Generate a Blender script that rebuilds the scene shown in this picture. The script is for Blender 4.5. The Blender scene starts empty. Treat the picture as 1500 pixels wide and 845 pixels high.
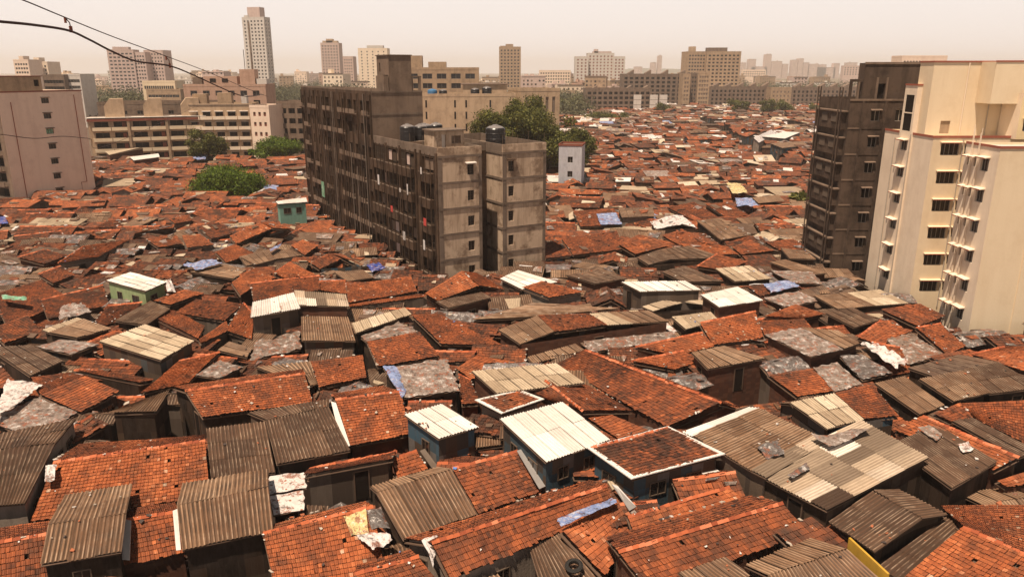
HAZE = .00018; SKY_S = .012; SUN_E = 5.7; EXPO = .22; VEIL = .82
import bpy, math, random
import numpy as np
from mathutils import Vector, noise
R = math.radians
rnd = random.Random(11)
nrg = np.random.default_rng(5)
C = bpy.context.scene.collection
# ---------------------------------------------------------------- camera model
F_, PX, PY, CH, TILT = 1109.0, 750.0, 422.5, 27.0, R(16.0)
cp, sp = math.cos(TILT), math.sin(TILT)
def ray(px, py):
    xc = (px-PX)/F_; yc = -(py-PY)/F_
    return Vector((xc, cp+yc*sp, -sp+yc*cp))
def at_z(px, py, z):
    d = ray(px, py); t = (z-CH)/d.z
    return Vector((d.x*t, d.y*t, z))
def at_y(px, py, Y):
    d = ray(px, py); t = Y/d.y
    return Vector((d.x*t, Y, CH+d.z*t))
def zat(py, Y):
    return at_y(PX, py, Y).z
def proj(p):
    x, y, z = p[0], p[1], p[2]-CH
    dep = y*cp - z*sp
    if dep < .1: return (-9999, -9999, dep)
    up = y*sp + z*cp
    return (PX+F_*x/dep, PY-F_*up/dep, dep)
cam = bpy.data.cameras.new('camera'); co = bpy.data.objects.new('camera', cam); C.objects.link(co)
co.location = (0, 0, CH); co.rotation_euler = (R(90)-TILT, 0, 0)
cam.sensor_width = 36; cam.lens = F_/1500*36; cam.clip_start = .5; cam.clip_end = 20000
bpy.context.scene.camera = co
# ---------------------------------------------------------------- materials
class NB:
    def __init__(s, name):
        s.m = bpy.data.materials.new(name); s.m.use_nodes = True; s.t = s.m.node_tree; s.t.nodes.clear()
        s.out = s.t.nodes.new('ShaderNodeOutputMaterial'); s.b = s.t.nodes.new('ShaderNodeBsdfPrincipled')
        s.t.links.new(s.b.outputs[0], s.out.inputs[0])
    def set(s, sock, v):
        if isinstance(v, bpy.types.NodeSocket): s.t.links.new(v, sock)
        elif v is not None:
            if isinstance(v, (tuple, list)) and sock.type == 'RGBA' and len(v) == 3: v = (*v, 1)
            sock.default_value = v
    def n(s, typ, ins=None, out=0, **kw):
        nd = s.t.nodes.new('ShaderNode'+typ)
        for k, v in kw.items(): setattr(nd, k, v)
        for k, v in (ins or {}).items(): s.set(nd.inputs[k], v)
        return nd.outputs[out]
    def math(s, op, a, b=0.0, c=0.0): return s.n('Math', {0: a, 1: b, 2: c}, operation=op)
    def noise(s, vec, scale, detail=4, rough=.55): return s.n('TexNoise', {'Vector': vec, 'Scale': scale, 'Detail': detail, 'Roughness': rough})
    def mapping(s, vec, sc): return s.n('Mapping', {'Vector': vec, 'Scale': sc})
    def ramp(s, fac, stops, interp='LINEAR'):
        nd = s.t.nodes.new('ShaderNodeValToRGB'); s.set(nd.inputs[0], fac); e = nd.color_ramp; e.interpolation = interp
        while len(e.elements) < len(stops): e.elements.new(.5)
        for i, (p, c) in enumerate(stops):
            e.elements[i].position = p
            e.elements[i].color = (*c, 1) if isinstance(c, (tuple, list)) else (c, c, c, 1)
        return nd.outputs[0]
    def mix(s, fac, a, b, bt='MIX'):
        nd = s.t.nodes.new('ShaderNodeMix'); nd.data_type = 'RGBA'; nd.blend_type = bt
        s.set(nd.inputs[0], fac); s.set(nd.inputs[6], a); s.set(nd.inputs[7], b); return nd.outputs[2]
    def pos(s): return s.n('NewGeometry', out=0)
    def isl(s): return s.n('NewGeometry', out=8)
    def uv(s): return s.n('TexCoord', out=2)
    def orand(s): return s.n('ObjectInfo', out=5)
    def fin(s, col, rough=.8, bump=None, bd=.02, bs=.6, spec=.3, metal=0):
        s.set(s.b.inputs['Base Color'], col); s.set(s.b.inputs['Roughness'], rough)
        s.b.inputs['Specular IOR Level'].default_value = spec; s.b.inputs['Metallic'].default_value = metal
        if bump is not None:
            s.set(s.b.inputs['Normal'], s.n('Bump', {'Height': bump, 'Distance': bd, 'Strength': bs}))
        return s.m
MAT = {}
TILE_RAMP = [(0, (.045, .020, .013)), (.12, (.10, .036, .019)), (.32, (.215, .066, .028)), (.6, (.35, .100, .035)), (.86, (.50, .165, .062)), (.95, (.52, .25, .14)), (1, (.55, .38, .26))]
def tile_common(b, per_tile, per_roof, old):
    p = b.pos()
    big = b.noise(p, .45, 3)
    st = b.noise(p, 2.3, 5, .65)
    f = b.math('MULTIPLY_ADD', b.math('SUBTRACT', big, .5), 1.15, b.math('ADD', b.math('MULTIPLY_ADD', per_tile, .40, .28), b.ramp(per_tile, [(.975, 0), (.98, .30)])))
    f = b.math('MULTIPLY_ADD', b.math('SUBTRACT', per_roof, .5), .42, f)
    f = b.math('MULTIPLY_ADD', b.math('SUBTRACT', st, .5), .5, f)
    f = b.math('ADD', b.math('MULTIPLY', f, .78), .07-old*.14)
    col = b.ramp(f, TILE_RAMP)
    f2_ = b.ramp(b.noise(p, .28, 5, .6), [(.50, 0), (.66, .45)])
    col = b.mix(f2_, col, (.10, .048, .028))
    soot = b.ramp(b.noise(p, .8, 6, .7), [(.47-.06*old, 0), (.68-.08*old, .68+.2*old)])
    col = b.mix(soot, col, (.060, .035, .024))
    return col
def mk_tile(name, old, geo):
    b = NB(name)
    if geo:
        per = b.isl(); roof = b.orand()
        col = tile_common(b, per, roof, old)
        return b.fin(col, .85, b.noise(b.pos(), 14, 3), .01, .5, .25)
    uv = b.uv(); sep = b.t.nodes.new('ShaderNodeSeparateXYZ'); b.t.links.new(uv, sep.inputs[0])
    u = b.math('DIVIDE', sep.outputs[0], .22); v = b.math('DIVIDE', sep.outputs[1], .31)
    cell = b.t.nodes.new('ShaderNodeCombineXYZ'); b.set(cell.inputs[0], b.math('FLOOR', u)); b.set(cell.inputs[1], b.math('FLOOR', v))
    roof = b.isl(); b.set(cell.inputs[2], b.math('MULTIPLY', roof, 97))
    per = b.n('TexWhiteNoise', {'Vector': cell.outputs[0]}, noise_dimensions='3D')
    col = tile_common(b, per, roof, old)
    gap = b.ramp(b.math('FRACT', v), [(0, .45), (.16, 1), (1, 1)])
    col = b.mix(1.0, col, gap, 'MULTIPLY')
    h = b.math('ADD', b.math('SUBTRACT', 1.0, b.math('FRACT', v)), b.math('MULTIPLY', b.math('SINE', b.math('MULTIPLY', u, 6.28)), .25))
    return b.fin(col, .85, h, .05, .8, .25)
for nm, old in (('tile_new', 0), ('tile', .5), ('tile_old', 1)):
    MAT[nm] = mk_tile('clay_'+nm, old, True); MAT[nm+'_f'] = mk_tile('clay_far_'+nm, old, False)
MAT['butt_shade'] = (lambda b: b.fin(b.ramp(b.isl(), [(0, (.03, .012, .008)), (1, (.13, .04, .018))]), .9))(NB('clay_butt_end'))  # sooty butt ends, darkened further as painted shade lines between tile rows
MAT['ridge'] = (lambda b: b.fin(b.ramp(b.isl(), [(0, (.25, .06, .025)), (.6, (.46, .12, .045)), (1, (.58, .2, .1))]), .85))(NB('clay_ridge'))
def mk_sheet(name, a, c, d, st=.5, rough=.7, vd=.85, cr=False):
    b = NB(name); uv = b.uv()
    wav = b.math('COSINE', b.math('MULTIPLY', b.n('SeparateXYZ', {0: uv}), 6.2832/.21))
    col = b.ramp(b.isl(), [(0, a), (.55, c), (1, d)])
    streak = b.noise(b.mapping(uv, (5, .55, 1)), 1.6, 5, .65)
    col = b.mix(b.ramp(streak, [(.42, 0), (.75, st)]), col, (.085, .048, .026))
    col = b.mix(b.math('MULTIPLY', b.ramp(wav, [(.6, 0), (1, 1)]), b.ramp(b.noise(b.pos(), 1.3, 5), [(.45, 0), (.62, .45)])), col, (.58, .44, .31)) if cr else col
    sp2 = b.noise(b.pos(), 1.1, 5, .7)
    col = b.mix(b.ramp(sp2, [(.5, 0), (.72, st*.9)]), col, (.12, .085, .06))
    spk = b.noise(b.pos(), 9, 3, .7)
    col = b.mix(b.ramp(spk, [(.66, 0), (.74, .4)]), col, (.42, .34, .26))
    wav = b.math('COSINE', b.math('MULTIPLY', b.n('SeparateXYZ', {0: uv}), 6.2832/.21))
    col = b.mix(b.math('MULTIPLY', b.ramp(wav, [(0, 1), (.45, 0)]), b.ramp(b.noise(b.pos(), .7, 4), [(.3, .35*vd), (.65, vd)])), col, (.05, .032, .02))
    return b.fin(col, rough, b.math('ADD', b.math('MULTIPLY', wav, .3), b.noise(b.pos(), 6, 4)), .012, .35, .3)
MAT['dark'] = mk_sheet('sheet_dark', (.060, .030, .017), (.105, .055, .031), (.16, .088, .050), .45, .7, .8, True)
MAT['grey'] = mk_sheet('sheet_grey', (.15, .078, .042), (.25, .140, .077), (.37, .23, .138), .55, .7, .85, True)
MAT['beige'] = mk_sheet('sheet_beige', (.34, .25, .165), (.52, .41, .28), (.70, .58, .43), .4, .7, .4)
MAT['white'] = mk_sheet('sheet_white', (.60, .55, .49), (.70, .655, .60), (.82, .785, .73), .16, .6, .22)
MAT['patch'] = mk_sheet('sheet_patched', (.055, .030, .018), (.52, .40, .28), (1, .93, .83), .3, .7, .35)
def mk_plastic(name, a, c, tiles=True, rough=.4, lines=.35, vs=2.6):
    b = NB(name); p = b.pos()
    col = b.mix(b.noise(p, 1.6, 6, .7), a, c)
    if tiles:
        v = b.n('TexVoronoi', {'Vector': p, 'Scale': vs}, out=0)
        vc = b.n('TexVoronoi', {'Vector': p, 'Scale': vs}, out=1)
        m = b.math('MULTIPLY', b.ramp(v, [(.22, 1), (.30, 0)]), b.ramp(vc, [(.45, 0), (.5, 1)]))
        col = b.mix(m, col, (.33, .12, .06))
        ln = b.n('TexVoronoi', {'Vector': p, 'Scale': 1.3}, feature='DISTANCE_TO_EDGE')
        col = b.mix(b.ramp(ln, [(.0, lines), (.03, 0)]), col, (.07, .05, .04))
    cr_ = b.noise(b.mapping(p, (1, 1, 1)), 1.7, 6, .82)
    col = b.mix(b.ramp(cr_, [(.40, .8), (.47, 0)]), col, (.055, .036, .026))
    col = b.mix(b.ramp(cr_, [(.545, 0), (.59, .55)]), col, (.74, .69, .64))  # white highlights painted into the plastic, scattered by noise
    br = b.noise(b.mapping(p, (1, 1, 1)), 1.3, 7, .85)
    col = b.mix(b.ramp(br, [(.55, 0), (.57, .85)]), col, (.26, .09, .045))
    return b.fin(col, rough, b.noise(p, 5, 6, .75), .08, .9, .5)
MAT['tarp_grey'] = mk_plastic('tarp_grey', (.13, .095, .075), (.36, .285, .235))
MAT['tarp_black'] = mk_plastic('tarp_black', (.04, .035, .03), (.20, .17, .155), False, .35)
MAT['tarp_white'] = mk_plastic('tarp_white', (.50, .45, .42), (.82, .78, .74), False)
MAT['tarp_wtile'] = mk_plastic('tarp_white_bricks', (.50, .45, .41), (.78, .73, .68), True, .4, 0, 3.6)
MAT['tarp_blue'] = mk_plastic('tarp_blue', (.07, .12, .30), (.34, .42, .62), False)
MAT['tarp_deepblue'] = mk_plastic('tarp_deepblue', (.02, .04, .22), (.04, .09, .38), False)
MAT['tarp_yellow'] = mk_plastic('tarp_yellow', (.50, .36, .12), (.72, .60, .30), False)
MAT['tarp_green'] = mk_plastic('tarp_green', (.08, .25, .14), (.2, .5, .32), False)
MAT['rubble'] = mk_plastic('rubble_roof', (.10, .08, .065), (.30, .22, .17))
def mk_wall(name, cols, pw=.9, ph=1.1, dirt=.5):
    b = NB(name); uv = b.uv(); sx = b.t.nodes.new('ShaderNodeSeparateXYZ'); b.t.links.new(uv, sx.inputs[0])
    cb = b.t.nodes.new('ShaderNodeCombineXYZ')
    b.set(cb.inputs[0], b.math('FLOOR', b.math('DIVIDE', sx.outputs[0], pw))); b.set(cb.inputs[1], b.math('FLOOR', b.math('DIVIDE', sx.outputs[1], ph)))
    b.set(cb.inputs[2], b.math('MULTIPLY', b.isl(), 53))
    w = b.n('TexWhiteNoise', {'Vector': cb.outputs[0]}, noise_dimensions='3D')
    col = b.ramp(w, [(i/len(cols), c) for i, c in enumerate(cols)], 'CONSTANT')
    dn = b.noise(b.mapping(b.pos(), (1, 1, .35)), 2.2, 6, .7)
    col = b.mix(b.ramp(dn, [(.4, 0), (.72, dirt)]), col, (.07, .05, .04))
    sm = b.math('FRACT', b.math('DIVIDE', sx.outputs[0], pw/3))
    return b.fin(col, .85, b.math('ADD', b.ramp(sm, [(0, 0), (.08, 1), (1, 1)]), b.noise(b.pos(), 8, 4)), .02, .6, .2)
MAT['w_wood'] = mk_wall('wall_planks', [(0.027, 0.016, 0.009), (0.045, 0.026, 0.016), (0.018, 0.011, 0.007), (0.072, 0.047, 0.030)])
MAT['w_metal'] = mk_wall('wall_sheets', [(0.102, 0.075, 0.056), (0.136, 0.105, 0.082), (0.068, 0.049, 0.037), (0.116, 0.082, 0.057)], 1.2, 2.4)
MAT['w_blue'] = mk_wall('wall_blue_panels', [(0.043, 0.072, 0.089), (0.051, 0.043, 0.036), (0.136, 0.119, 0.106), (0.072, 0.047, 0.031), (0.043, 0.093, 0.128), (0.085, 0.064, 0.047)], .8, 1.5, .5)
MAT['w_brick'] = mk_wall('wall_brick', [(0.098, 0.038, 0.021), (0.120, 0.051, 0.030), (0.083, 0.034, 0.021)], .45, .2)
MAT['w_plaster'] = mk_wall('wall_plaster', [(.27, .215, .17), (.25, .195, .155)], 3, 3)
MAT['w_patch'] = mk_wall('wall_patchwork', [(0.098, 0.068, 0.045), (0.049, 0.032, 0.021), (0.165, 0.135, 0.109), (0.068, 0.071, 0.071), (0.120, 0.056, 0.032), (0.064, 0.045, 0.035)], .8, 1.0)
MAT['w_green'] = mk_wall('wall_green', [(.30, .38, .19), (.28, .36, .18)], 3, 3, .35)
MAT['w_teal'] = mk_wall('wall_teal', [(.17, .34, .27), (.16, .31, .25)], 3, 3, .3)
MAT['w_yellow'] = mk_wall('wall_yellow', [(.55, .32, .04), (.5, .3, .04)], 3, 3, .25)
MAT['w_paleblue'] = mk_wall('wall_pale_blue', [(.50, .50, .52), (.48, .48, .51)], 3, 3, .3)
def mk_concrete(name, a, c, stain=(.06, .045, .035), amt=.6, sc=.5, rough=.85, lo=.45):
    b = NB(name); p = b.pos()
    col = b.mix(b.noise(p, .35, 5, .6), a, c)
    v = b.noise(b.mapping(p, (1.1, 1.1, .13)), sc*2, 6, .7)
    col = b.mix(b.ramp(v, [(lo, 0), (.75, amt)]), col, stain)
    g = b.noise(p, sc, 6, .72)
    col = b.mix(b.ramp(g, [(lo+.03, 0), (.62, amt*.8)]), col, stain)
    return b.fin(col, rough, b.noise(p, 4, 6, .7), .03, .4, .2)
MAT['c_dark'] = mk_concrete('concrete_grimy', (.060, .035, .021), (.120, .074, .046), (.02, .012, .008), .85)
MAT['c_tan'] = mk_concrete('concrete_bare', (.44, .32, .22), (.58, .44, .32), (.12, .068, .038), .85, .4, .85, .47)
MAT['c_band'] = mk_concrete('concrete_band', (.16, .115, .085), (.22, .165, .125), (.07, .05, .035), .6)
MAT['c_black'] = mk_concrete('concrete_sooty', (.060, .040, .029), (.135, .092, .065), (.026, .017, .012), .8)
MAT['c_cream'] = mk_concrete('paint_cream', (.74, .60, .41), (.78, .635, .445), (.60, .45, .28), .4, .3, .75)
MAT['c_cream2'] = mk_concrete('paint_buff_lit_side', (.80, .66, .50), (.84, .70, .54), (.56, .43, .31), .35, .3, .75)  # buff, with extra light put into the colour for the cream tower's left faces
MAT['c_yellow'] = mk_concrete('paint_yellow', (.72, .57, .33), (.76, .60, .36), (.56, .42, .24), .3, .3, .75)
MAT['c_pink'] = mk_concrete('paint_pink', (.80, .63, .49), (.84, .67, .53), (.62, .46, .35), .45, .35)
MAT['c_salmon'] = mk_concrete('paint_salmon', (.46, .29, .21), (.52, .34, .25), (.30, .18, .12), .5)
MAT['c_beige'] = mk_concrete('paint_beige', (.47, .335, .215), (.55, .40, .265), (.25, .17, .11), .5)
MAT['c_ochre'] = mk_concrete('paint_ochre', (.37, .25, .155), (.46, .325, .21), (.20, .14, .09), .6)
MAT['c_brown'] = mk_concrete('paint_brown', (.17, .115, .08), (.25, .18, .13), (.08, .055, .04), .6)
MAT['c_mauve'] = mk_concrete('paint_mauve_hazed', (.56, .42, .36), (.62, .48, .42), (.34, .24, .2), .4)  # mauve made paler, putting extra haze into the colour of the far towers
MAT['c_offwhite'] = mk_concrete('paint_offwhite', (.58, .53, .47), (.66, .61, .55), (.4, .33, .28), .35)
MAT['c_rust'] = mk_concrete('paint_brickred', (.22, .07, .045), (.28, .09, .055), (.1, .04, .03), .4)
MAT['c_redtrim'] = mk_concrete('paint_red_trim', (.33, .10, .06), (.36, .11, .07), (.2, .06, .04), .3)
def flat(name, c, rough=.6, spec=.3, metal=0):
    b = NB(name); col = b.mix(b.noise(b.pos(), 3, 4), tuple(x*.8 for x in c), tuple(min(1, x*1.15) for x in c))
    return b.fin(col, rough, None, spec=spec, metal=metal)
MAT['pane'] = flat('window_glass', (.022, .018, .016), .15, .5)
MAT['hole'] = flat('dark_interior', (.02, .014, .011), .9, .1)
MAT['frame'] = flat('window_frame', (.30, .27, .23))
MAT['framed'] = flat('window_frame_dark', (.12, .085, .06))
MAT['tank'] = flat('tank_plastic', (.018, .016, .016), .35, .4)
MAT['tanktop'] = flat('tank_lid', (.20, .18, .17), .35, .5)
MAT['tankblue'] = flat('tank_blue', (.05, .17, .33), .45)
MAT['pipe'] = flat('pipe_grime', (.17, .13, .10))
MAT['pipe_l'] = flat('pipe_light', (.42, .36, .29))
MAT['timber'] = flat('timber', (.12, .075, .05), .85)
MAT['cable'] = flat('cable_rubber', (.035, .014, .010), .6)
MAT['rubber'] = flat('tyre_rubber', (.02, .018, .016), .8)
MAT['whitebit'] = flat('white_scrap', (.65, .6, .55), .6)
MAT['bluebit'] = flat('blue_scrap', (.12, .22, .5), .5)
MAT['brickbit'] = flat('brick_scrap', (.36, .12, .055), .85)
MAT['darkbit'] = flat('dark_scrap', (.06, .045, .038), .8)
MAT['cloth_red'] = flat('cloth_red', (.5, .06, .05), .8)
MAT['cloth_white'] = flat('cloth_white', (.62, .58, .55), .8)
MAT['metal'] = flat('bare_metal', (.38, .36, .34), .45, .5, .4)
def mk_leaf(name, a, c, d):
    b = NB(name); col = b.ramp(b.isl(), [(0, a), (.55, c), (1, d)])
    m = b.fin(col, .6, None, spec=.25)
    tr = b.t.nodes.new('ShaderNodeBsdfTranslucent'); b.set(tr.inputs[0], col)
    mx = b.t.nodes.new('ShaderNodeMixShader'); mx.inputs[0].default_value = .25
    b.t.links.new(b.b.outputs[0], mx.inputs[1]); b.t.links.new(tr.outputs[0], mx.inputs[2]); b.t.links.new(mx.outputs[0], b.out.inputs[0])
    return m
MAT['leaf'] = mk_leaf('foliage_olive', (.035, .042, .008), (.095, .10, .018), (.18, .17, .034))
MAT['leaf_b'] = mk_leaf('foliage_bright', (.03, .055, .004), (.085, .135, .010), (.16, .22, .02))
MAT['leaf_f'] = mk_leaf('foliage_far', (.06, .06, .03), (.10, .10, .045), (.15, .14, .07))
MAT['bark'] = flat('bark', (.10, .07, .045), .9)
b = NB('ground_dirt'); MAT['ground'] = b.fin(b.mix(b.noise(b.pos(), .5, 6, .7), (.075, .052, .038), (.17, .12, .085)), .95, b.noise(b.pos(), 3, 5), .05, .5, .1)
b = NB('ground_far'); MAT['scrub'] = b.fin(b.mix(b.noise(b.pos(), .02, 6, .7), (.11, .09, .05), (.20, .15, .10)), .95)
# ---------------------------------------------------------------- mesh builder
class MB:
    def __init__(s): s.V = []; s.nv = 0; s.Q = []; s.P = []
    def verts(s, arr):
        arr = np.asarray(arr, dtype=np.float64).reshape(-1, 3); i = s.nv; s.V.append(arr); s.nv += len(arr); return i
    def quads(s, arr, faces, mat, uv=None):            # arr verts, faces (n,4)
        i = s.verts(arr); f = np.asarray(faces, dtype=np.int64)+i
        u = np.zeros((len(f), 4, 2)) if uv is None else np.asarray(uv, dtype=np.float64)
        s.Q.append((f, mat, u))
    def poly(s, pts, mat, uv=None):
        i = s.verts(pts); n = len(pts)
        s.P.append((list(range(i, i+n)), mat, uv if uv else [(0, 0)]*n))
    def hexa(s, c, mat, bottom=True):                  # 8 corners: bottom 0-3 ccw, top 4-7
        f = [(0, 1, 5, 4), (1, 2, 6, 5), (2, 3, 7, 6), (3, 0, 4, 7), (4, 5, 6, 7)]
        if bottom: f.append((3, 2, 1, 0))
        c = [np.array(q, dtype=float) for q in c]
        uv = []
        for q in f:
            w = np.linalg.norm(c[q[1]]-c[q[0]]); h = np.linalg.norm(c[q[3]]-c[q[0]])
            uv.append([(0, 0), (w, 0), (w, h), (0, h)])
        s.quads(c, f, mat, uv)
    def box(s, x0, x1, y0, y1, z0, z1, mat):
        if x1 < x0: x0, x1 = x1, x0
        if y1 < y0: y0, y1 = y1, y0
        s.hexa([(x0, y0, z0), (x1, y0, z0), (x1, y1, z0), (x0, y1, z0), (x0, y0, z1), (x1, y0, z1), (x1, y1, z1), (x0, y1, z1)], mat)
    def tube(s, pts, r, mat, k=6, cap=True):
        pts = [Vector(p) for p in pts]; rs = r if isinstance(r, (list, tuple)) else [r]*len(pts); ring = []
        for i, p in enumerate(pts):
            d = (pts[min(i+1, len(pts)-1)]-pts[max(i-1, 0)]).normalized()
            a = d.cross(Vector((0, 0, 1)));
            if a.length < .1: a = d.cross(Vector((1, 0, 0)))
            a.normalize(); b2 = d.cross(a)
            ring.append([tuple(p+(a*math.cos(t*2*math.pi/k)+b2*math.sin(t*2*math.pi/k))*rs[i]) for t in range(k)])
        V = [v for rg in ring for v in rg]; f = []
        for i in range(len(pts)-1):
            for t in range(k): f.append((i*k+t, i*k+(t+1) % k, (i+1)*k+(t+1) % k, (i+1)*k+t))
        s.quads(V, f, mat)
        if cap: s.poly(ring[0], mat); s.poly(ring[-1][::-1], mat)
    def lathe(s, prof, cx, cy, mat, k=18):
        V = []; f = []
        for (r, z) in prof:
            for t in range(k): V.append((cx+r*math.cos(t*2*math.pi/k), cy+r*math.sin(t*2*math.pi/k), z))
        for i in range(len(prof)-1):
            for t in range(k): f.append((i*k+t, i*k+(t+1) % k, (i+1)*k+(t+1) % k, (i+1)*k+t))
        s.quads(V, f, mat)
    def build(s, name, parent=None, off=(0, 0, 0), label=None):
        me = bpy.data.meshes.new(name)
        V = np.concatenate(s.V) if s.V else np.zeros((0, 3))
        V = V-np.array(off)
        names = []; lv = []; ls = []; mi = []; uvs = []; n = 0
        def mx(m):
            if m not in names: names.append(m)
            return names.index(m)
        for f, m, u in s.Q:
            lv.append(f.reshape(-1)); ls.append(n+4*np.arange(len(f))); n += 4*len(f)
            mi.append(np.full(len(f), mx(m))); uvs.append(u.reshape(-1, 2))
        for f, m, u in s.P:
            lv.append(np.array(f)); ls.append(np.array([n])); n += len(f); mi.append(np.array([mx(m)])); uvs.append(np.array(u, dtype=float))
        lv = np.concatenate(lv).astype(np.int32); ls = np.concatenate(ls).astype(np.int32); mi = np.concatenate(mi).astype(np.int32); uvs = np.concatenate(uvs)
        me.vertices.add(len(V)); me.vertices.foreach_set('co', V.reshape(-1).astype(np.float32))
        me.loops.add(len(lv)); me.loops.foreach_set('vertex_index', lv)
        me.polygons.add(len(ls)); me.polygons.foreach_set('loop_start', ls); me.polygons.foreach_set('material_index', mi)
        me.uv_layers.new(name='UVMap').data.foreach_set('uv', uvs.reshape(-1).astype(np.float32))
        me.update(calc_edges=True); me.shade_flat()
        for m in names: me.materials.append(MAT[m])
        o = bpy.data.objects.new(name, me); C.objects.link(o)
        if parent is not None: o.parent = parent
        if label: o['label'] = label
        return o
def tag(o, label, cat, group=None, kind=None):
    o['label'] = label; o['category'] = cat
    if group: o['group'] = group
    if kind: o['kind'] = kind
    return o
def thing(name, label, cat, loc=(0, 0, 0), rz=0, group=None):
    o = bpy.data.objects.new(name, None); C.objects.link(o); o.location = loc; o.rotation_euler = (0, 0, rz)
    o.empty_display_size = .3
    return tag(o, label, cat, group)
# ---------------------------------------------------------------- roof surfaces (P0 P1 upper edge, P2 P3 lower edge)
def bil(P, u, v):
    a = P[0][None]*(1-u)[:, None]+P[1][None]*u[:, None]; b_ = P[3][None]*(1-u)[:, None]+P[2][None]*u[:, None]
    return a*(1-v)[:, None]+b_*v[:, None]
def frame_of(P):
    eu = (P[1]-P[0])+(P[2]-P[3]); ev = (P[3]-P[0])+(P[2]-P[1])
    nn = np.cross(eu, ev); nn = nn/np.linalg.norm(nn)
    if nn[2] < 0: nn = -nn
    return eu/np.linalg.norm(eu), ev/np.linalg.norm(ev), nn
def slab(mb, P, th, mat, drop=.05):
    c1 = (P[0]+P[2])/2; c2 = (P[1]+P[3])/2; drop = drop+abs(np.dot(c1-c2, frame_of(P)[2]))*.6
    _, _, nn = frame_of(P); t = [p-nn*drop for p in P]; b_ = [p-nn*(drop+th) for p in P]
    if np.cross(P[1]-P[0], P[3]-P[0])[2] < 0: t = t[::-1]; b_ = b_[::-1]
    mb.hexa(b_+t, mat)
def tiles(mb, P, mat, th=.27, tw=.20, ridge=False):
    W = (np.linalg.norm(P[1]-P[0])+np.linalg.norm(P[2]-P[3]))/2; L = (np.linalg.norm(P[3]-P[0])+np.linalg.norm(P[2]-P[1]))/2
    n = max(2, int(round(L/th))); m = max(2, int(round(W/tw)))
    _, _, nn = frame_of(P)
    I, J = np.meshgrid(np.arange(n), np.arange(m), indexing='ij'); I = I.reshape(-1); J = J.reshape(-1)
    keep = nrg.random(len(I)) > .004; I = I[keep]; J = J[keep]; K = len(I)
    rowj = nrg.normal(0, .10, n)[I]; sj = nrg.normal(0, .035, K); lift = np.abs(nrg.normal(0, .008, K)); tilt = nrg.normal(0, .008, K)
    pu = np.array([0, .24, .5, .76, .97]); ph = np.array([.040, .000, .026, .000, .040])
    V = np.zeros((K, 15, 3))
    vtop = np.clip(I/n, 0, 1); vbot = (I+1.12+nrg.normal(0, .035, K))/n
    vbot = np.where(I == n-1, (I+1.05+nrg.normal(0, .14, K))/n, vbot)
    seed = nrg.random()*100
    def sag(u, v):
        return -.07*np.sin(np.pi*np.clip(u, 0, 1))*np.sin(np.pi*np.clip(v, 0, 1))+.035*np.sin(u*W*.9+seed)*np.cos(v*L*1.1+seed*2)+.012*np.sin(u*W*3.1+seed)
    for k in range(5):
        uu = (J+pu[k]*1.02+sj+rowj*.4)/m
        top = bil(P, uu, vtop)+nn*(ph[k]-.01+sag(uu, vtop)+lift)[:, None]
        bot = bil(P, uu, vbot)+nn*(ph[k]+.034+sag(uu, vbot)+lift+tilt*(k-2))[:, None]
        V[:, k] = top; V[:, 5+k] = bot; V[:, 10+k] = bot-nn*(.045+lift)[:, None]
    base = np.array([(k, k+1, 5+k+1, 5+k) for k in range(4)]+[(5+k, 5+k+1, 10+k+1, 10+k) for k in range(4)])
    if np.cross(P[1]-P[0], P[3]-P[0])[2] < 0: base = base[:, ::-1]
    # winding so that normals look up
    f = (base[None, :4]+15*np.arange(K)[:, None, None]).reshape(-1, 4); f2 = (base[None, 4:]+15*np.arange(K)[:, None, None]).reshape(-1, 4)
    i = mb.verts(V.reshape(-1, 3)); z_ = np.zeros((len(f), 4, 2)); mb.Q.append((f+i, mat, z_)); mb.Q.append((f2+i, 'butt_shade', z_))
    slab(mb, P, .05, 'timber', .19)
def corr(mb, P, mat, pitch=.21, amp=.04, sheet_w=1.0, sheet_l=2.3):
    W = (np.linalg.norm(P[1]-P[0])+np.linalg.norm(P[2]-P[3]))/2; L = (np.linalg.norm(P[3]-P[0])+np.linalg.norm(P[2]-P[1]))/2
    nr = max(1, int(round(L/sheet_l))); nc = max(1, int(round(W/sheet_w))); _, _, nn = frame_of(P)
    for r in range(nr):
        for c in range(nc):
            u0, u1 = c/nc, (c+1)/nc; v0 = max(0, (r-.05)/nr) if r else 0; v1 = (r+1)/nr
            k = max(4, int(round((u1-u0)*W/pitch)))*4+1
            ofs = nrg.random()*80
            uu = np.linspace(u0, u1+.03/W, k); j0 = nrg.normal(0, .012); j1 = nrg.normal(0, .012); ex = nrg.normal(0, .03)/L if r == nr-1 else 0
            vs = [v0, (v0+v1)/2, v1+ex]; lift = [0.0+.006*(c % 2), .004, .014+abs(nrg.normal(0, .006))]
            V = []; UV = []
            for q, v in enumerate(vs):
                w_ = amp*np.cos((uu-u0)*W/pitch*2*np.pi)+(lift[q]+nrg.normal(0, .006))+j0*(1-q/2)+j1*q/2
                V.append(bil(P, uu, np.full(k, v))+nn*w_[:, None]); UV.append(np.stack([(uu-u0)*W, np.full(k, v*L+ofs)], 1))
            V = np.concatenate(V); UV = np.concatenate(UV)
            f = np.array([(q*k+i, q*k+i+1, (q+1)*k+i+1, (q+1)*k+i) for q in range(2) for i in range(k-1)])
            if np.cross(P[1]-P[0], P[3]-P[0])[2] > 0: f = f[:, ::-1]
            mb.quads(V, f, mat, UV[f-0])
    slab(mb, P, .04, 'timber', .07)
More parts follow.
